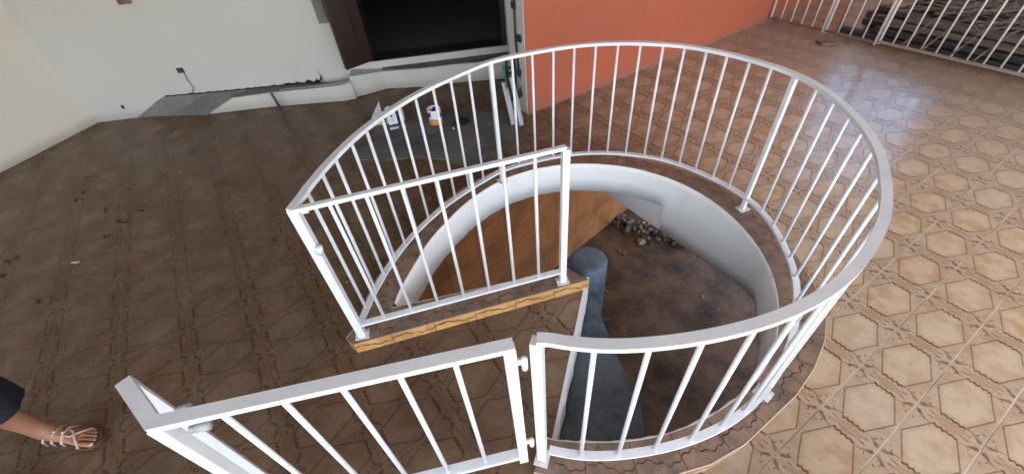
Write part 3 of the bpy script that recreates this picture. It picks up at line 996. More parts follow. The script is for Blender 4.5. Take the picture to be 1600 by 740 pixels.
# ------------------------------------------------------------------ far fence of vertical bars
FY = 3.80
M_SILL = paint('dusty_brown_sill', (0.30, 0.22, 0.17), 0.7, 0.5, (0.14, 0.09, 0.07))
def fence_run(x0, x1, zb, label, ztop=1.0, bottom=True, pitch=0.113, rustrail=False):
    root = empty('bar_fence', (x0, FY, 0), label, 'fence', 'bar fence panels across the terrace')
    bm = NB(); box(bm, ((x0 + x1) / 2, FY, ztop), (x1 - x0, 0.03, 0.02)); part('top_rail', bm, M_WHITE_OLD, root)
    if bottom:
        bm = NB(); box(bm, ((x0 + x1) / 2, FY, zb), (x1 - x0, 0.03, 0.02)); part('bottom_rail', bm, M_RUST if not rustrail else M_SILL, root)
    n = int(round((x1 - x0) / pitch))
    for k in range(n + 1):
        x = x0 + (x1 - x0) * k / n
        w = 0.0125 if 0 < k < n else 0.018
        bm = NB(); tube(bm, [(x, FY, zb - (0.02 if k in (0, n) else 0)), (x, FY, ztop - .01)], w * .62 if 0 < k < n else w * .75, 8)
        part('bar' if 0 < k < n else 'end_post', bm, M_WHITE_OLD, root, True)
    return root
FA = G(1166, 42).x; FB = G(1278, 54).x; FC = G(1366, 76).x
FX0 = -2.655
fence_run(FX0, -2.09, 0.035, 'short run of cream bars between the terracotta wall and the fence posts', 1.05)
fence_run(-2.06, -1.60, 0.035, 'narrow cream bar panel with a rusty sill, left of the wider panel', 1.05)
r3 = fence_run(-1.57, 1.2, 0.05, 'wide cream bar fence panel in front of the timber pile', 1.05, rustrail=True)
# rusty drop bolt leaning foot
q0, q1 = G(1284, 68), G(1303, 62)
bm = NB()
bt = empty('drop_bolt', (q0.x, q0.y, 0), 'small rusty steel drop bolt standing on the floor at the fence', 'bolt')
tube(bm, [Vector((q1.x, q1.y, 0.02)), Vector((q1.x - 0.02, q1.y + 0.03, 0.28))], 0.010, 8); part('rod', bm, M_RUST, bt, True)
bm = NB(); prism(bm, [(q0.x - .05, q0.y - .015), (q0.x + .03, q0.y - .06), (q0.x + .12, q0.y + .05), (q0.x + .05, q0.y + .06)], 0.0015, 0.022); part('foot', bm, M_RUST, bt)

# ------------------------------------------------------------------ timber pile beyond the fence
rnd = random.Random(3)
def plank(x0, y0, x1, y1, z, w, h, mat, label, roll=0.0):
    bm = NB()
    a, b = Vector((x0, y0, z)), Vector((x1, y1, z + roll))
    L = (b - a).length
    box(bm, (0, 0, 0), (L, w, h))
    for v in bm.verts: v.co += Vector((rnd.uniform(-.01, .01), rnd.uniform(-.004, .004), rnd.uniform(-.003, .003)))
    bmesh.ops.bevel(bm, geom=list(bm.edges), offset=0.004, segments=1, affect='EDGES')
    o = build('timber', bm, mat)
    o.location = (a + b) / 2
    o.rotation_euler = (0, -math.atan2(b.z - a.z, (b - a).to_2d().length), math.atan2(y1 - y0, x1 - x0))
    tag(o, label, 'timber', 'stacked timbers behind the fence')
    return o
names = ['front', 'second', 'third', 'fourth', 'rear']
cols = [M_TIMBER_D, M_TIMBER, M_TIMBER_D, M_TIMBER_D, M_TIMBER]
for li in range(4):
    for k in range(5):
        x0 = -1.95 + .12 * li + rnd.uniform(-.12, .2) - (.15 if k == 4 else 0)
        y0 = 3.95 + .17 * k + .03 * li
        plank(x0, y0, 1.25 + rnd.uniform(-.1, .1), y0 + rnd.uniform(.0, .10), .03 + .062 * li, rnd.uniform(.07, .11), .05, cols[(k + li * 2) % 5],
              '%s timber of the %s layer in the pile behind the fence' % (names[k], ('bottom', 'second', 'third', 'top')[li]))
for k in range(150):
    bm = NB()
    x = rnd.uniform(-1.7, 0.6); y = rnd.uniform(3.98, 4.95); z = rnd.choice((rnd.uniform(0.27, 0.36), rnd.uniform(.28, .31)))
    an = rnd.gauss(0.75, 0.40) + (PI if rnd.random() < .3 else 0)
    L = rnd.uniform(0.3, 0.85); pts = []
    for i in range(6):
        t = i / 5 - .5
        pts.append((x + math.cos(an) * L * t + rnd.uniform(-.012, .012), min(max(y + math.sin(an) * L * t, 3.88), 5.2) + rnd.uniform(-.012, .012), max(z + t * rnd.uniform(-.1, .1), 0.26 if y > 4.12 else .12)))
    r0 = rnd.uniform(.004, .010)
    tube(bm, pts, r0, 6, radii=[r0 * (1 - .12 * i) for i in range(6)])
    if rnd.random() < .5:
        p = Vector(pts[3]); a2 = an + rnd.choice((-.6, .6))
        tube(bm, [p, p + Vector((math.cos(a2) * .12, math.sin(a2) * .12, .03))], r0 * .5, 5)
    o = build('dry_branch', bm, M_BARK, None, True)
    tag(o, 'thin dry branch lying on top of the timber pile', 'branch', 'dry branches on the timber pile')
for k, (x, y) in enumerate(((-1.38, 3.74), (-1.22, 3.73), (-1.02, 3.74), (-0.86, 3.72))):
    bm = NB(); L = .5 + .08 * k
    tube(bm, [(x, y + .02, 0.075), (x - .02 + .1, y + .22, .27), (x + .22, y + .55, .36)], .008, 6)
    tag(build('bent_rod', bm, M_BARK, None, True), 'bent thin rod leaning from the fence sill onto the timber pile', 'rod', 'bent rods poking at the fence')

# ------------------------------------------------------------------ things on the floor
def on(px, py): p = G(px, py); return Vector((p.x, p.y, 0.006))
# paint tin
def tin_mat():
    n = N('printed_tin_label')
    p = n.obj(); P = n.sep(p)
    ang = n.ma('ARCTAN2', P[1], P[0])
    z = P[2]
    white = (0.72, 0.72, 0.70)
    wav = n.add(z, n.mul(n.ma('SINE', n.mul(ang, 2.0)), 0.012))
    c = n.mix(n.ss(wav, 0.040, 0.043, 1.0, 0.0), white, (0.62, 0.20, 0.07))
    c = n.mix(n.mul(n.ss(wav, 0.060, 0.063), n.ss(wav, 0.10, 0.103, 1.0, 0.0)), c, n.mix(n.ss(n.ma('SINE', n.mul(ang, 3.0)), -0.1, 0.0), white, (0.02, 0.04, 0.22)))
    c = n.mix(n.ss(n.noise(p, 70, 3), 0.60, 0.66), c, (0.66, 0.64, 0.6))
    return n.out(c, 0.4)
tp = on(682, 192); TR = 0.055; THt = 0.125
tin = empty('paint_tin', tp, 'open white paint tin with a blue and orange label, on the cement patch', 'tin')
bm = NB(); rg = lathe(bm, [(0.001, 0), (TR, 0), (TR, 0.004), (TR * .985, .008), (TR * .985, THt - .01), (TR, THt), (TR * .96, THt), (TR * .95, .02), (0.001, .02)], (tp.x, tp.y, tp.z), 32)
part('can', bm, tin_mat(), tin, True)
bm = NB(); lathe(bm, [(TR * .93, THt * .45), (0.001, THt * .46)], tuple(tp), 24)
part('paint', bm, M_BLACK, tin, True)
bm = NB()
tube(bm, [tp + Vector((TR * 1.03 * math.cos(t), TR * 1.03 * math.sin(t) * .9, THt - .02 - .05 * math.sin(t))) for t in [PI * k / 12 for k in range(13)]], .0015, 6)
part('handle', bm, M_BLACK, tin, True)
# black basin / lid
dp = on(722, 193)
bm = NB(); lathe(bm, [(0.001, .004), (.048, .004), (.064, .016), (.068, .018), (.066, .020), (.05, .009), (0.001, .008)], tuple(dp), 32)
tag(build('round_tray', bm, M_BLACK, None, True), 'shallow round black tray lying right of the paint tin', 'tray')
bm = NB(); c_ = on(709, 203); bmesh.ops.create_icosphere(bm, subdivisions=2, radius=.013, matrix=Matrix.Translation(c_ + Vector((0, 0, .009))) @ Matrix.Diagonal((1.2, .7, .7, 1)))
tag(build('plaster_crumb', bm, M_CREAM), 'small pale plaster crumb in front of the round tray', 'crumb')
# torn cardboard pieces
M_CARD = paint('grey_cardboard', (0.40, 0.39, 0.36), 0.8)
def card(px_list, base, label, t=0.003, mat=M_CARD):
    """stiff sheet standing on the floor line base[0]-base[1], outline measured"""
    a, b = G(*base[0], 0.006), G(*base[1], 0.006)
    d = (b - a).normalized(); nn = Vector((d.y, -d.x, 0))
    bm = NB()
    f = []; g = []
    for q in px_list:
        P = OP(*q, a, nn)
        P.z = max(P.z, 0.006)
        f.append(bm.verts.new(P)); g.append(bm.verts.new(P + nn * -t))
    n = len(f)
    bm.faces.new(f); bm.faces.new(g[::-1])
    for i in range(n): bm.faces.new((f[i], f[(i + 1) % n], g[(i + 1) % n], g[i]))
    return tag(build('cardboard_piece', bm, mat), label, 'cardboard', 'torn cardboard pieces')
card([(576, 198), (583, 178), (592, 158), (600, 190), (604, 194)], ((576, 198), (604, 194)), 'pointed torn piece of grey cardboard standing left of the blue printed box')
card([(604, 194), (600, 170), (607, 165), (612, 192)], ((604, 194), (612, 192)), 'narrow grey cardboard flap against the blue printed box')
card([(626, 190), (624, 172), (628, 168), (633, 188)], ((626, 190), (633, 188)), 'thin cardboard sliver standing right of the blue printed box')
def box_mat():
    n = N('printed_box_face')
    p = n.obj(); P = n.sep(p)
    c = (0.62, 0.66, 0.72)
    d = n.ma('SQRT', n.add(n.ma('POWER', n.sub(P[0], 0.0), 2.0), n.ma('POWER', n.sub(P[2], 0.075), 2.0)))
    c = n.mix(n.ss(d, 0.009, 0.011, 1.0, 0.0), c, (0.02, 0.025, 0.06))
    l = n.mul(n.ss(n.abs(P[0]), 0.013, 0.014, 1.0, 0.0), n.mul(n.ss(n.ma('FRACT', n.mul(P[2], 90.0)), 0.5, 0.6), n.mul(n.ss(P[2], 0.028, 0.03), n.ss(P[2], 0.05, 0.052, 1.0, 0.0))))
    c = n.mix(n.mul(l, 0.8), c, (0.1, 0.13, 0.25))
    return n.out(c, 0.5)
a, b = G(608, 194.5, .006), G(622, 191.5, .006)
d = (b - a).normalized(); hh = max(H(612, 171, a) , .08)
bx = empty('printed_box', (a + b) / 2, 'small upright pale blue printed box beside the torn cardboard', 'box')
bm = NB(); box(bm, (0, 0, hh / 2), ((b - a).length, .035, hh)); 
o = build('carton', bm, box_mat(), bx, bevel=.0015)
bx.rotation_euler = (0, 0, math.atan2(d.y, d.x)); 
bm = NB(); p_ = on(617, 202); box(bm, (0, 0, .008), (.075, .028, .014)); o = build('tape_roll', bm, paint('grey_plastic', (.55, .56, .56), .5), None, bevel=.004); o.location = p_; o.rotation_euler = (0, 0, 1.2)
o.name = 'plastic_holder'; tag(o, 'short pale plastic holder lying in front of the blue printed box', 'holder')
bm = NB(); p_ = on(635, 199); bmesh.ops.create_icosphere(bm, subdivisions=2, radius=.012, matrix=Matrix.Translation(p_ + Vector((0, 0, .008))) @ Matrix.Diagonal((1.2, .8, .7, 1)))
tag(build('brick_crumb', bm, paint('brick_red', (.30, .12, .08), .8)), 'small reddish brick crumb near the cardboard', 'crumb')

# green strip and aluminium channels leaning at the end of the orange wall
ga_ = G(797, 172, .006)
gt = Vector((ga_.x - .10, ga_.y + .035, H(802, 100, (ga_.x - .10, ga_.y + .035))))
bm = NB(); bar(bm, ga_, gt, .028, .006)
tag(build('green_strip', bm, paint('green_plastic', (0.02, 0.22, 0.12), .4), bevel=.001), 'green plastic strip leaning behind the aluminium channels', 'strip')
for k, (bpx, tpx) in enumerate((((802, 195), (811, 128)), ((814, 196), (821, 120)))):
    a = G(*bpx, .006); tb = Vector((OX - .03 + .0 * k, .50 - .0 * k, 0))
    top = Vector((a.x - .20, a.y + .06, 0)); top.z = H(*tpx, top)
    s_, u_, dd = frame_from(top - a, Vector((1, 0, 0)))
    bm = NB(); w = .034 - .008 * k
    bar(bm, a, top, w, .003, Vector((1, 0, 0)))
    for sg in (-1, 1):
        bar(bm, a + s_ * (sg * w / 2) + u_ * .010, top + s_ * (sg * w / 2) + u_ * .010, .003, .022, Vector((1, 0, 0)))
    tag(build('metal_channel', bm, paint('aluminium', (.62, .62, .62), .3, .15)),
        ('left' if k == 0 else 'right') + ' of two pale metal channels leaning at the end of the orange wall', 'channel', 'metal channels')
cb = Vector((OX - .10, .46, 0)); 
bm = NB()
zc = H(812, 130, cb)
for k in range(5):
    R0_ = .055 + .006 * k
    tube(bm, [cb + Vector((.02 * math.cos(t) + .006 * k, R0_ * math.cos(t), zc + R0_ * 1.5 * math.sin(t))) for t in [2 * PI * j / 22 for j in range(23)]], .006, 6)
tube(bm, [cb + Vector((.01, .04, zc + .05)), cb + Vector((0, .03, zc + .35)), cb + Vector((0, .04, zc + .7))], .008, 6)
tag(build('cable_coil', bm, M_BLACK, None, True), 'coil of black cable hanging at the end of the orange wall', 'cable')
bm = NB()
for k in range(7):
    z = .10 + .045 * k; bar(bm, (OX - .13, .42, z), (OX - .13, .49, z + .01), .012, .02)
bar(bm, (OX - .14, .42, .006), (OX - .14, .42, .46), .012, .02); bar(bm, (OX - .14, .49, .006), (OX - .14, .49, .46), .012, .02)
tag(build('slatted_grille', bm, M_BLACK), 'dark slatted grille standing behind the metal channels', 'grille')

# fittings on the back wall
s_, z_ = bw_hit(282, 110)
bm = NB(); bwbox(bm, s_ - .028, s_ + .028, z_ - .022, z_ + .022, 0.001, .006)
sb = tag(build('switch_box', bm, M_BLACK), 'small black open switch box on the white wall left of the doorway', 'switch box')
bm = NB(); s2_, z2_ = bw_hit(300, 145)
tube(bm, [bw(s_ + .02, .006, z_ - .02), bw(s_ + .015, .012, z_ - .10), bw(s_ + .03, .008, z_ - .16), bw(s2_, .006, z2_)], .003, 5)
tag(build('loose_wire', bm, M_BLACK, None, True), 'thin loose wire hanging from the small black switch box', 'wire')
s_, z_ = bw_hit(192, 167)
bm = NB(); bwbox(bm, s_ - .012, s_ + .012, z_ - .018, z_ + .018, 0.001, .004)
tag(build('conduit_hole', bm, M_BLACK), 'small dark conduit hole low on the white wall near the corner', 'hole')
s_, z_ = bw_hit(193, 0)
bm = NB(); bwbox(bm, s_ - .05, s_ + .05, z_ - .03, z_ + .05, 0.001, .012)
tag(build('socket_plate', bm, M_RUST), 'small brown socket plate high on the white wall', 'socket')
# raised grey plaster frame left of the door
s_, z_ = bw_hit(491, 2); s2_, z2_ = bw_hit(505, 36)
bm = NB(); bwbox(bm, s_ - .02, s_ + .06, z2_, z2_ + 1.2, 0.001, .02)
tag(build('plaster_strip', bm, M_CONC_L), 'upright grey plaster strip on the wall left of the door', 'strip')
for px, py, nm in ((812, 60, 'lower'), (803, 8, 'upper')):
    q_ = OP(px, py, (OX, .505, 0), Vector((0, -1, 0)))
    bm = NB(); box(bm, (min(q_.x, OX - .035), .499, q_.z), (.05, .012, .05))
    tag(build('socket_box', bm, M_BLACK), nm + ' of two black socket boxes on the white end of the orange wall', 'socket', 'socket boxes by the orange wall')
# broken plaster line and dark gap along the ledge
bm = NB(); rg_ = random.Random(9)
sA, zA = bw_hit(258, 150); sB, zB = bw_hit(500, 128)
def ragged(s0, z0, s1, z1, w0, w1, n):
    lo_r, hi_r = [], []
    for k in range(n + 1):
        t = k / n; s = s0 + (s1 - s0) * t; z = z0 + (z1 - z0) * t; w = w0 + (w1 - w0) * t
        lo_r.append(bm.verts.new(bw(s, .0045, z - w * rg_.uniform(.7, 1.2)))); hi_r.append(bm.verts.new(bw(s, .0045, z + w * rg_.uniform(.1, 1.1))))
    for k in range(n): bm.faces.new((lo_r[k], lo_r[k + 1], hi_r[k + 1], hi_r[k]))
sM = sA + (sB - sA) * .68; zM = zA + (zB - zA) * .68
ragged(sA, zA, sM, zM, .007, .010, 40); ragged(sM, zM, sB, zB, .016, .034, 24)
sC, zC_ = bw_hit(494, 107)
s9, z9 = bw_hit(506, 126)
ragged(s9, z9, sC, zC_, .024, .008, 9)
for k in range(4): ragged(s9 - .05 + .02 * k, z9 - .01, s9 - .02 + .012 * k, z9 + .03 + .02 * k, .02, .012, 3)
bmesh.ops.solidify(bm, geom=list(bm.faces), thickness=.002)
tag(build('plaster_crack', bm, M_BLACK), 'ragged dark crack along the foot of the white wall above the cement ledge', 'crack')

pa, pb_ = G(438, 166, .012), G(425, 146, .150)
bm = NB(); tube(bm, [pa + Vector((.015, -.008, 0)), pb_ + Vector((.012, -.006, .004))], .013, 10)
tag(build('conduit_pipe', bm, paint('blue_grey_conduit', (.07, .085, .12), .5), None, True), 'short blue grey conduit pipe crossing the white step face', 'pipe')
rg_ = random.Random(12)
for F, nm in ((F1, 'low white plastered step on the left'), (F2, 'doorway step')):
    bm = NB()
    for i in range(len(F) - 1):
        for j in range(7):
            a_ = F[i].lerp(F[i + 1], j / 7); b_ = F[i].lerp(F[i + 1], (j + 1) / 7)
            w_ = rg_.uniform(.003, .012)
            o_ = Vector((BN.x, BN.y, 0)) * w_ * .9
            prism(bm, [a_, b_, b_ + o_, a_ + o_], .0008, .003)
    tag(build('floor_gap', bm, M_BLACK), 'broken dark gap between the floor tiles and the ' + nm, 'gap', 'gaps at the foot of the back steps')
# crumbs and dead leaves scattered on the tiles
bm = NB(); rg_ = random.Random(21)
spots = [(143, 275), (147, 297), (122, 311), (136, 299), (165, 330), (195, 344), (224, 326), (211, 287), (258, 275), (14, 410), (4, 432), (163, 369), (274, 203), (283, 200), (267, 206), (240, 230), (371, 295), (380, 331),
         (326, 231), (289, 251), (400, 198), (430, 375), (60, 472), (262, 566), (1058, 110)]
for i, (px, py) in enumerate(spots):
    p = G(px, py); n = 3 if i < 13 else 1
    for j in range(n):
        q = Vector((p.x + rg_.gauss(0, .02) * (n > 1), p.y + rg_.gauss(0, .02) * (n > 1), .004))
        r = rg_.uniform(.006, .017)
        mtx = Matrix.Translation(q) @ Matrix.Rotation(rg_.uniform(0, PI), 4, 'Z') @ Matrix.Diagonal((1, rg_.uniform(.35, .8), .25, 1))
        bmesh.ops.create_icosphere(bm, subdivisions=1, radius=r, matrix=mtx)
for v in bm.verts: v.co += Vector((rg_.uniform(-.002, .002), rg_.uniform(-.002, .002), 0))
tag(build('dead_leaf_litter', bm, paint('dry_dark_leaf', (.022, .013, .009), .8)), 'dark specks of dead leaves and dirt scattered over the tiles', 'litter', kind='stuff')
bm = NB()
for i in range(46):
    if i < 12: px, py = [(436, 242), (443, 239), (478, 244), (119, 411), (365, 402), (102, 578), (460, 443), (542, 441), (1028, 74), (1075, 115), (888, 170), (1152, 92)][i]
    elif i < 26: px, py = rg_.uniform(960, 1300), rg_.uniform(70, 240)
    else: px, py = rg_.uniform(1350, 1600), rg_.uniform(110, 700)
    p = G(px, py); r = rg_.uniform(.0025, .0065) if i < 12 else rg_.uniform(.0012, .003)
    bmesh.ops.create_icosphere(bm, subdivisions=1, radius=r, matrix=Matrix.Translation((p.x, p.y, r * .4)) @ Matrix.Diagonal((1.3, .8, .6, 1)))
tag(build('plaster_chip_litter', bm, M_CREAM), 'tiny pale plaster chips scattered over the tiles', 'litter', kind='stuff')
# pale strip near the left and the debris seam under the fence
bm = NB(); p = G(119, 410); box(bm, (p.x, p.y, .004), (.012, .05, .005), Matrix.Rotation(-.5, 3, 'Z'))
tag(build('wood_splinter', bm, M_CREAM), 'single pale wood splinter lying on the dark tiles at the left', 'splinter')

# rubble on the lower floor
M_RUB = [paint('rubble_cream', (.33, .28, .20), .85), paint('rubble_brown', (.075, .05, .038), .85), paint('rubble_grey', (.17, .15, .13), .85)]
rg_ = random.Random(5)
def chunk(px, py, s, mat, dz=0.0):
    p = G(px, py, ZL + .02)
    bm = NB(); bmesh.ops.create_icosphere(bm, subdivisions=2, radius=s)
    for v in bm.verts: v.co *= rg_.uniform(.62, 1.12)
    for v in bm.verts: v.co.z *= .6
    o = build('rubble_chunk', bm, mat)
    o.location = (p.x, p.y, ZL + s * .4 + dz)
    o.rotation_euler = (rg_.uniform(-.4, .4), rg_.uniform(-.4, .4), rg_.uniform(0, 6))
    return o
o = chunk(1001, 378, .072, M_RUB[0]); tag(o, 'largest pale rubble chunk lying in front of the heap below the stairwell', 'rubble')
for k in range(120):
    t = rg_.random()
    px = 962 + 120 * t + rg_.gauss(0, 6); py = 345 + 40 * t + rg_.gauss(0, 7 if t < .5 else 5)
    s = rg_.uniform(.012, .046)
    o = chunk(px, py, s, M_RUB[0 if rg_.random() < (.6 if t < .45 else .2) else rg_.choice((1, 1, 2))], rg_.uniform(0, .04))
    tag(o, 'piece of broken rubble in the heap on the lower floor', 'rubble', 'rubble heap on the lower floor')
for k, (px, py) in enumerate(((968, 391), (948, 455), (944, 452), (975, 395), (1098, 462))):
    o = chunk(px, py, .024, M_RUB[0]); tag(o, 'stray pale rubble crumb lying apart from the heap on the lower floor', 'rubble', 'stray rubble crumbs')

# ------------------------------------------------------------------ person at the left edge (foot and trouser leg in view)
def skin_mat():
    n = N('brown_skin')
    p = n.obj()
    c = n.mix(n.ss(n.noise(p, 9, 4), .35, .7), (.33, .15, .085), (.26, .11, .062))
    n.b.inputs['Subsurface Weight'].default_value = .12
    n.b.inputs['Subsurface Radius'].default_value = (.01, .004, .002)
    n.bump(n.noise(p, 120, 3), .15, .001)
    return n.out(c, .48)
M_SKIN = skin_mat()
M_CLOTH = paint('black_cloth', (.012, .012, .018), .9, bumps=.4)
M_TOP = paint('dark_blue_shirt', (.03, .035, .06), .9, bumps=.4)
HEEL = G(84, 687); TOE = G(161, 684)
fd = Vector((TOE.x - HEEL.x, TOE.y - HEEL.y, 0)).normalized()
fs = Vector((fd.y, -fd.x, 0))       # towards the person's right (image down)
person = empty('person', (HEEL.x, HEEL.y, 0), 'person in dark loose trousers and strappy beige sandals, one foot showing at the left edge', 'person')
FL = (TOE - HEEL).length
def skinned(name, chains, mat, root, sub=2, root_idx=0, merge=True):
    """continuous surface grown over connected joints; chains = list of lists of (key, pos, (rx, ry))"""
    me = bpy.data.meshes.new(name)
    idx = {}; vs = []; rad = []; es = []
    for ch in chains:
        pv = None
        for key, pos, r in ch:
            if key not in idx:
                idx[key] = len(vs); vs.append(tuple(pos)); rad.append(r)
            if pv is not None: es.append((idx[pv], idx[key]))
            pv = key
    me.from_pydata(vs, es, [])
    o = bpy.data.objects.new(name, me); COL.objects.link(o)
    me.materials.append(mat)
    sk = o.modifiers.new('skin', 'SKIN')
    for i, r in enumerate(rad):
        sv_ = me.skin_vertices[0].data[i]
        sv_.radius = r if isinstance(r, tuple) else (r, r)
        sv_.use_root = (i == root_idx)
    sk.use_smooth_shade = True
    ss_ = o.modifiers.new('sub', 'SUBSURF'); ss_.levels = sub; ss_.render_levels = sub
    dg = bpy.context.evaluated_depsgraph_get()
    me2 = bpy.data.meshes.new_from_object(o.evaluated_get(dg))
    bpy.data.objects.remove(o)
    for p in me2.polygons: p.use_smooth = True
    o2 = bpy.data.objects.new(name, me2); COL.objects.link(o2)
    if root is not None:
        me2.transform(Matrix.Translation(-Vector(root.location)))
        o2.parent = root
    return o2
def foot_chain(tag_, heel, side):
    """side=+1: big toe on fs side"""
    def P(a, b, z): return heel + fd * (a * FL) + fs * (b * side) + Vector((0, 0, z))
    ank = P(.17, .0, .085)
    ch = [[(tag_ + 'ank', ank, (.031, .033)), (tag_ + 'heel', P(.12, 0, .034), (.029, .030))],
          [(tag_ + 'ank', ank, (.031, .033)), (tag_ + 'ins', P(.38, .003, .058), (.027, .028)), (tag_ + 'mid', P(.58, .002, .036), (.034, .019))]]
    toes = ((.030, .97, .0118, 'a'), (.011, .955, .0078, 'b'), (-.004, .925, .0074, 'c'), (-.018, .88, .0070, 'd'), (-.031, .825, .0066, 'e'))
    for b, L, r, k in toes:
        s0 = .70 if k in 'abc' else .66
        ch.append([(tag_ + 'mid', P(.58, .002, .036), (.034, .019)), (tag_ + k + '0', P(s0, b * .93, .024), (.012, .014)),
                   (tag_ + k + '1', P((s0 + L) / 2, b, .023), (r * .95, r)), (tag_ + k + '2', P(L - .04, b, .015), (r, r * .9)), (tag_ + k + '3', P(L - .01, b, .012), (r * .75, r * .7))])
    return ch, ank, P
chL, ankL, PL = foot_chain('L', HEEL, 1)
HEEL2 = HEEL + fs * 0.24 - fd * 0.10
chR, ankR, PR = foot_chain('R', HEEL2, -1)
up = Vector((0, 0, 1))
pel = (ankL + ankR) / 2 - fd * .02; pel.z = .88
def J(base, a, b, z): return Vector((base.x, base.y, 0)) + fd * a + fs * b + up * z
chains = []
chains.append([('pel', pel, (.13, .10)), ('waist', J(pel, 0, 0, 1.02), (.115, .09)), ('chest', J(pel, .0, 0, 1.22), (.14, .10)), ('neck0', J(pel, .0, 0, 1.36), (.07, .06)), ('neck', J(pel, .01, 0, 1.42), (.048, .048)),
               ('chin', J(pel, .03, 0, 1.49), (.062, .07)), ('head', J(pel, .02, 0, 1.56), (.075, .09)), ('crown', J(pel, .01, 0, 1.62), (.06, .07))])
for sg, ank, k in ((-1, ankL, 'L'), (1, ankR, 'R')):
    hip = J(pel, 0, .085 * sg, .84)
    kn = Vector(((hip.x + ank.x) / 2, (hip.y + ank.y) / 2, .46)) + fd * .02
    cf = ank.lerp(kn, .62) - fd * .012
    chains.append([('pel', pel, (.13, .10)), (k + 'hip', hip, (.088, .09)), (k + 'kn', kn, (.055, .056)), (k + 'cf', cf, (.050, .052)), (k + 'sh', ank.lerp(kn, .25), (.034, .035)), (k + 'ank', ank, (.031, .033))])
    sh = J(pel, 0, .17 * sg, 1.31); el = J(pel, -.02, .22 * sg, 1.04); wr = J(pel, .10, .20 * sg, .84)
    chains.append([('chest', J(pel, 0, 0, 1.22), (.14, .10)), (k + 's', sh, (.05, .05)), (k + 'e', el, (.037, .037)), (k + 'w', wr, (.025, .022))])
    palm = wr + fd * .06 - up * .05
    chains.append([(k + 'w', wr, (.025, .022)), (k + 'p', palm, (.034, .016))])
    for q in range(4):
        off = fs * (.020 - .0135 * q) * 1.0
        L = (.055, .065, .06, .045)[q]
        chains.append([(k + 'p', palm, (.034, .016)), (k + 'f%d0' % q, palm + off + fd * .025 - up * .022, (.009, .009)), (k + 'f%d1' % q, palm + off + fd * (.025 + L * .5) - up * (.022 + L * .55), (.008, .008)), (k + 'f%d2' % q, palm + off + fd * (.03 + L * .6) - up * (.022 + L * 1.05), (.0065, .0065))])
    chains.append([(k + 'w', wr, (.025, .022)), (k + 't0', wr + fs * (-.028 * sg) + fd * .03 - up * .015, (.011, .011)), (k + 't1', wr + fs * (-.040 * sg) + fd * .055 - up * .04, (.009, .009))])
body = skinned('body', chains + chL + chR, M_SKIN, person, 2)
# loose trousers, from the waist to above the ankle
def trouser():
    bm = NB()
    for ank, sg in ((ankL, -1), (ankR, 1)):
        hip = J(pel, 0, .085 * sg, .80); kn = Vector(((hip.x + ank.x) / 2, (hip.y + ank.y) / 2, .46)) + fd * .02
        hem = ank.lerp(kn, .55)
        rows = [(hem, .086), (hem.lerp(kn, .02) , .092), (hem.lerp(kn, .5), .096), (kn, .092), (kn.lerp(hip, .6), .108), (hip, .120)]
        prev = None
        for i, (c, r) in enumerate(rows):
            rg = [bm.verts.new(c + (fd * math.cos(t) + fs * math.sin(t)) * r * (1 + .07 * math.sin(t * 5 + i) * (i < 4))) for t in [2 * PI * j / 40 for j in range(40)]]
            if prev:
                for j in range(40): bm.faces.new((prev[j], prev[(j + 1) % 40], rg[(j + 1) % 40], rg[j]))
            prev = rg
    rows = [(J(pel, 0, 0, .78), .21, .135), (J(pel, 0, 0, .9), .19, .135), (J(pel, 0, 0, 1.0), .155, .12)]
    prev = None
    for c, rx, ry in rows:
        rg = [bm.verts.new(c + fs * math.cos(t) * rx + fd * math.sin(t) * ry) for t in [2 * PI * j / 40 for j in range(40)]]
        if prev:
            for j in range(40): bm.faces.new((prev[j], prev[(j + 1) % 40], rg[(j + 1) % 40], rg[j]))
        prev = rg
    return bm
part('trousers', trouser(), M_CLOTH, person, True)
bm = NB(); prev = None
for z, rx, ry in ((.93, .185, .14), (1.05, .165, .128), (1.2, .185, .14), (1.3, .19, .125), (1.37, .10, .085), (1.39, .075, .07)):
    c = J(pel, 0, 0, z)
    rg = [bm.verts.new(c + fs * math.cos(t) * rx + fd * math.sin(t) * ry) for t in [2 * PI * j / 40 for j in range(40)]]
    if prev:
        for j in range(40): bm.faces.new((prev[j], prev[(j + 1) % 40], rg[(j + 1) % 40], rg[j]))
    prev = rg
part('shirt', bm, M_TOP, person, True)
bm = NB()
hc = J(pel, .005, 0, 1.60)
bmesh.ops.create_icosphere(bm, subdivisions=3, radius=.1, matrix=Matrix.Translation(hc + up * .01 - fd * .012) @ Matrix.Diagonal((1, 1, .95, 1)))
part('hair', bm, M_BLACK, person, True)
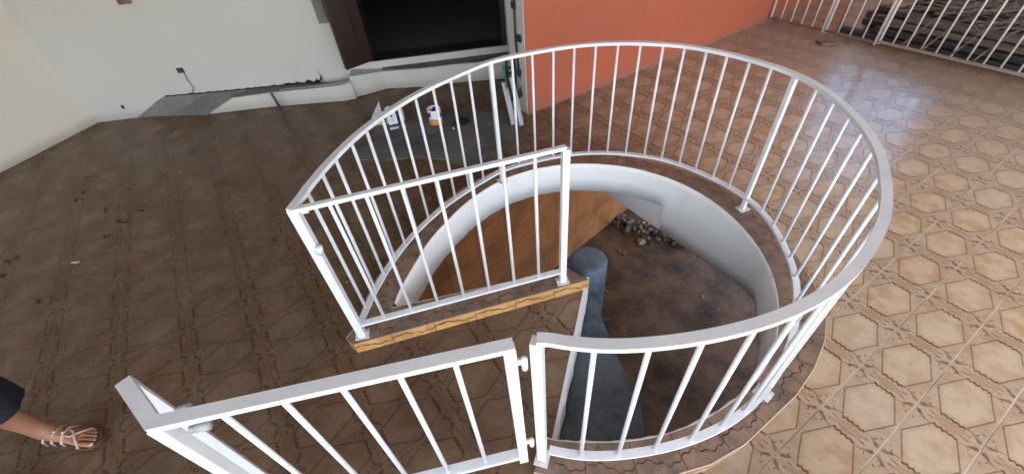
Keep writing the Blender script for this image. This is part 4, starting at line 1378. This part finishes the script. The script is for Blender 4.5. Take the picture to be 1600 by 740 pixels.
# sandals
def sandal(P, side):
    bm = NB()
    out = [(.0, .0), (.03, .024), (.2, .030), (.45, .031), (.68, .044), (.86, .047), (.99, .034), (1.03, .014), (1.0, -.006), (.93, -.026), (.82, -.041), (.6, -.040), (.35, -.030), (.12, -.030), (.02, -.018)]
    pts_ = [P(a, b, 0) for a, b in out]
    prism(bm, [(p.x, p.y) for p in pts_], 0.001, 0.011)
    s = part('sandal', bm, paint('brown_sandal_sole', (.10, .055, .035), .6), person, bevel=.003)
    return s
M_STRAP = paint('beige_strap', (.50, .33, .25), .45)
M_BEAD = paint('silver_bead', (.75, .70, .66), .25)
for P in (PL, PR):
    s = sandal(P, 1)
    def strap(pts, w=.0045):
        bm = NB(); tube(bm, [P(*q) for q in pts], w, 8); part('strap', bm, M_STRAP, s, True)
    strap(((.10, .030, .020), (.20, .036, .07), (.33, .016, .106), (.34, -.014, .106), (.22, -.036, .07), (.12, -.032, .02)))
    strap(((.24, .030, .018), (.31, .034, .055), (.42, .015, .095), (.43, -.013, .093), (.34, -.034, .055), (.28, -.032, .018)))
    strap(((.42, .032, .015), (.47, .034, .045), (.53, .012, .080), (.54, -.016, .078), (.49, -.040, .035), (.46, -.042, .015)))
    strap(((.49, .012, .076), (.60, .012, .060), (.70, -.012, .048), (.76, -.036, .022)))
    strap(((.50, -.014, .072), (.60, -.008, .060), (.70, .022, .050), (.74, .047, .020)))
    bm = NB()
    for q0_, q1_ in (((.215, .036, .074), (.325, .010, .110)), ((.32, .034, .060), (.42, .008, .100)), ((.475, .034, .050), (.53, .006, .085))):
        for j in range(6):
            a = P(*q0_).lerp(P(*q1_), j / 5)
            bmesh.ops.create_icosphere(bm, subdivisions=1, radius=.0042, matrix=Matrix.Translation(a))
    part('bead_trim', bm, M_BEAD, s, True)
# toenails
for b, L, r in ((.030, .97, .0085), (.011, .955, .0055), (-.004, .925, .0052), (-.018, .88, .0048), (-.031, .825, .0045)):
    for P in (PL, PR):
        bm = NB(); bmesh.ops.create_icosphere(bm, subdivisions=2, radius=r, matrix=Matrix.Translation(P(L - .035, b, .012 + r * 1.15)) @ Matrix.Rotation(math.atan2(fd.y, fd.x), 4, 'Z') @ Matrix.Diagonal((1.2, .9, .35, 1)))
        part('toenail', bm, paint('pale_nail', (.62, .42, .36), .3), person, True)
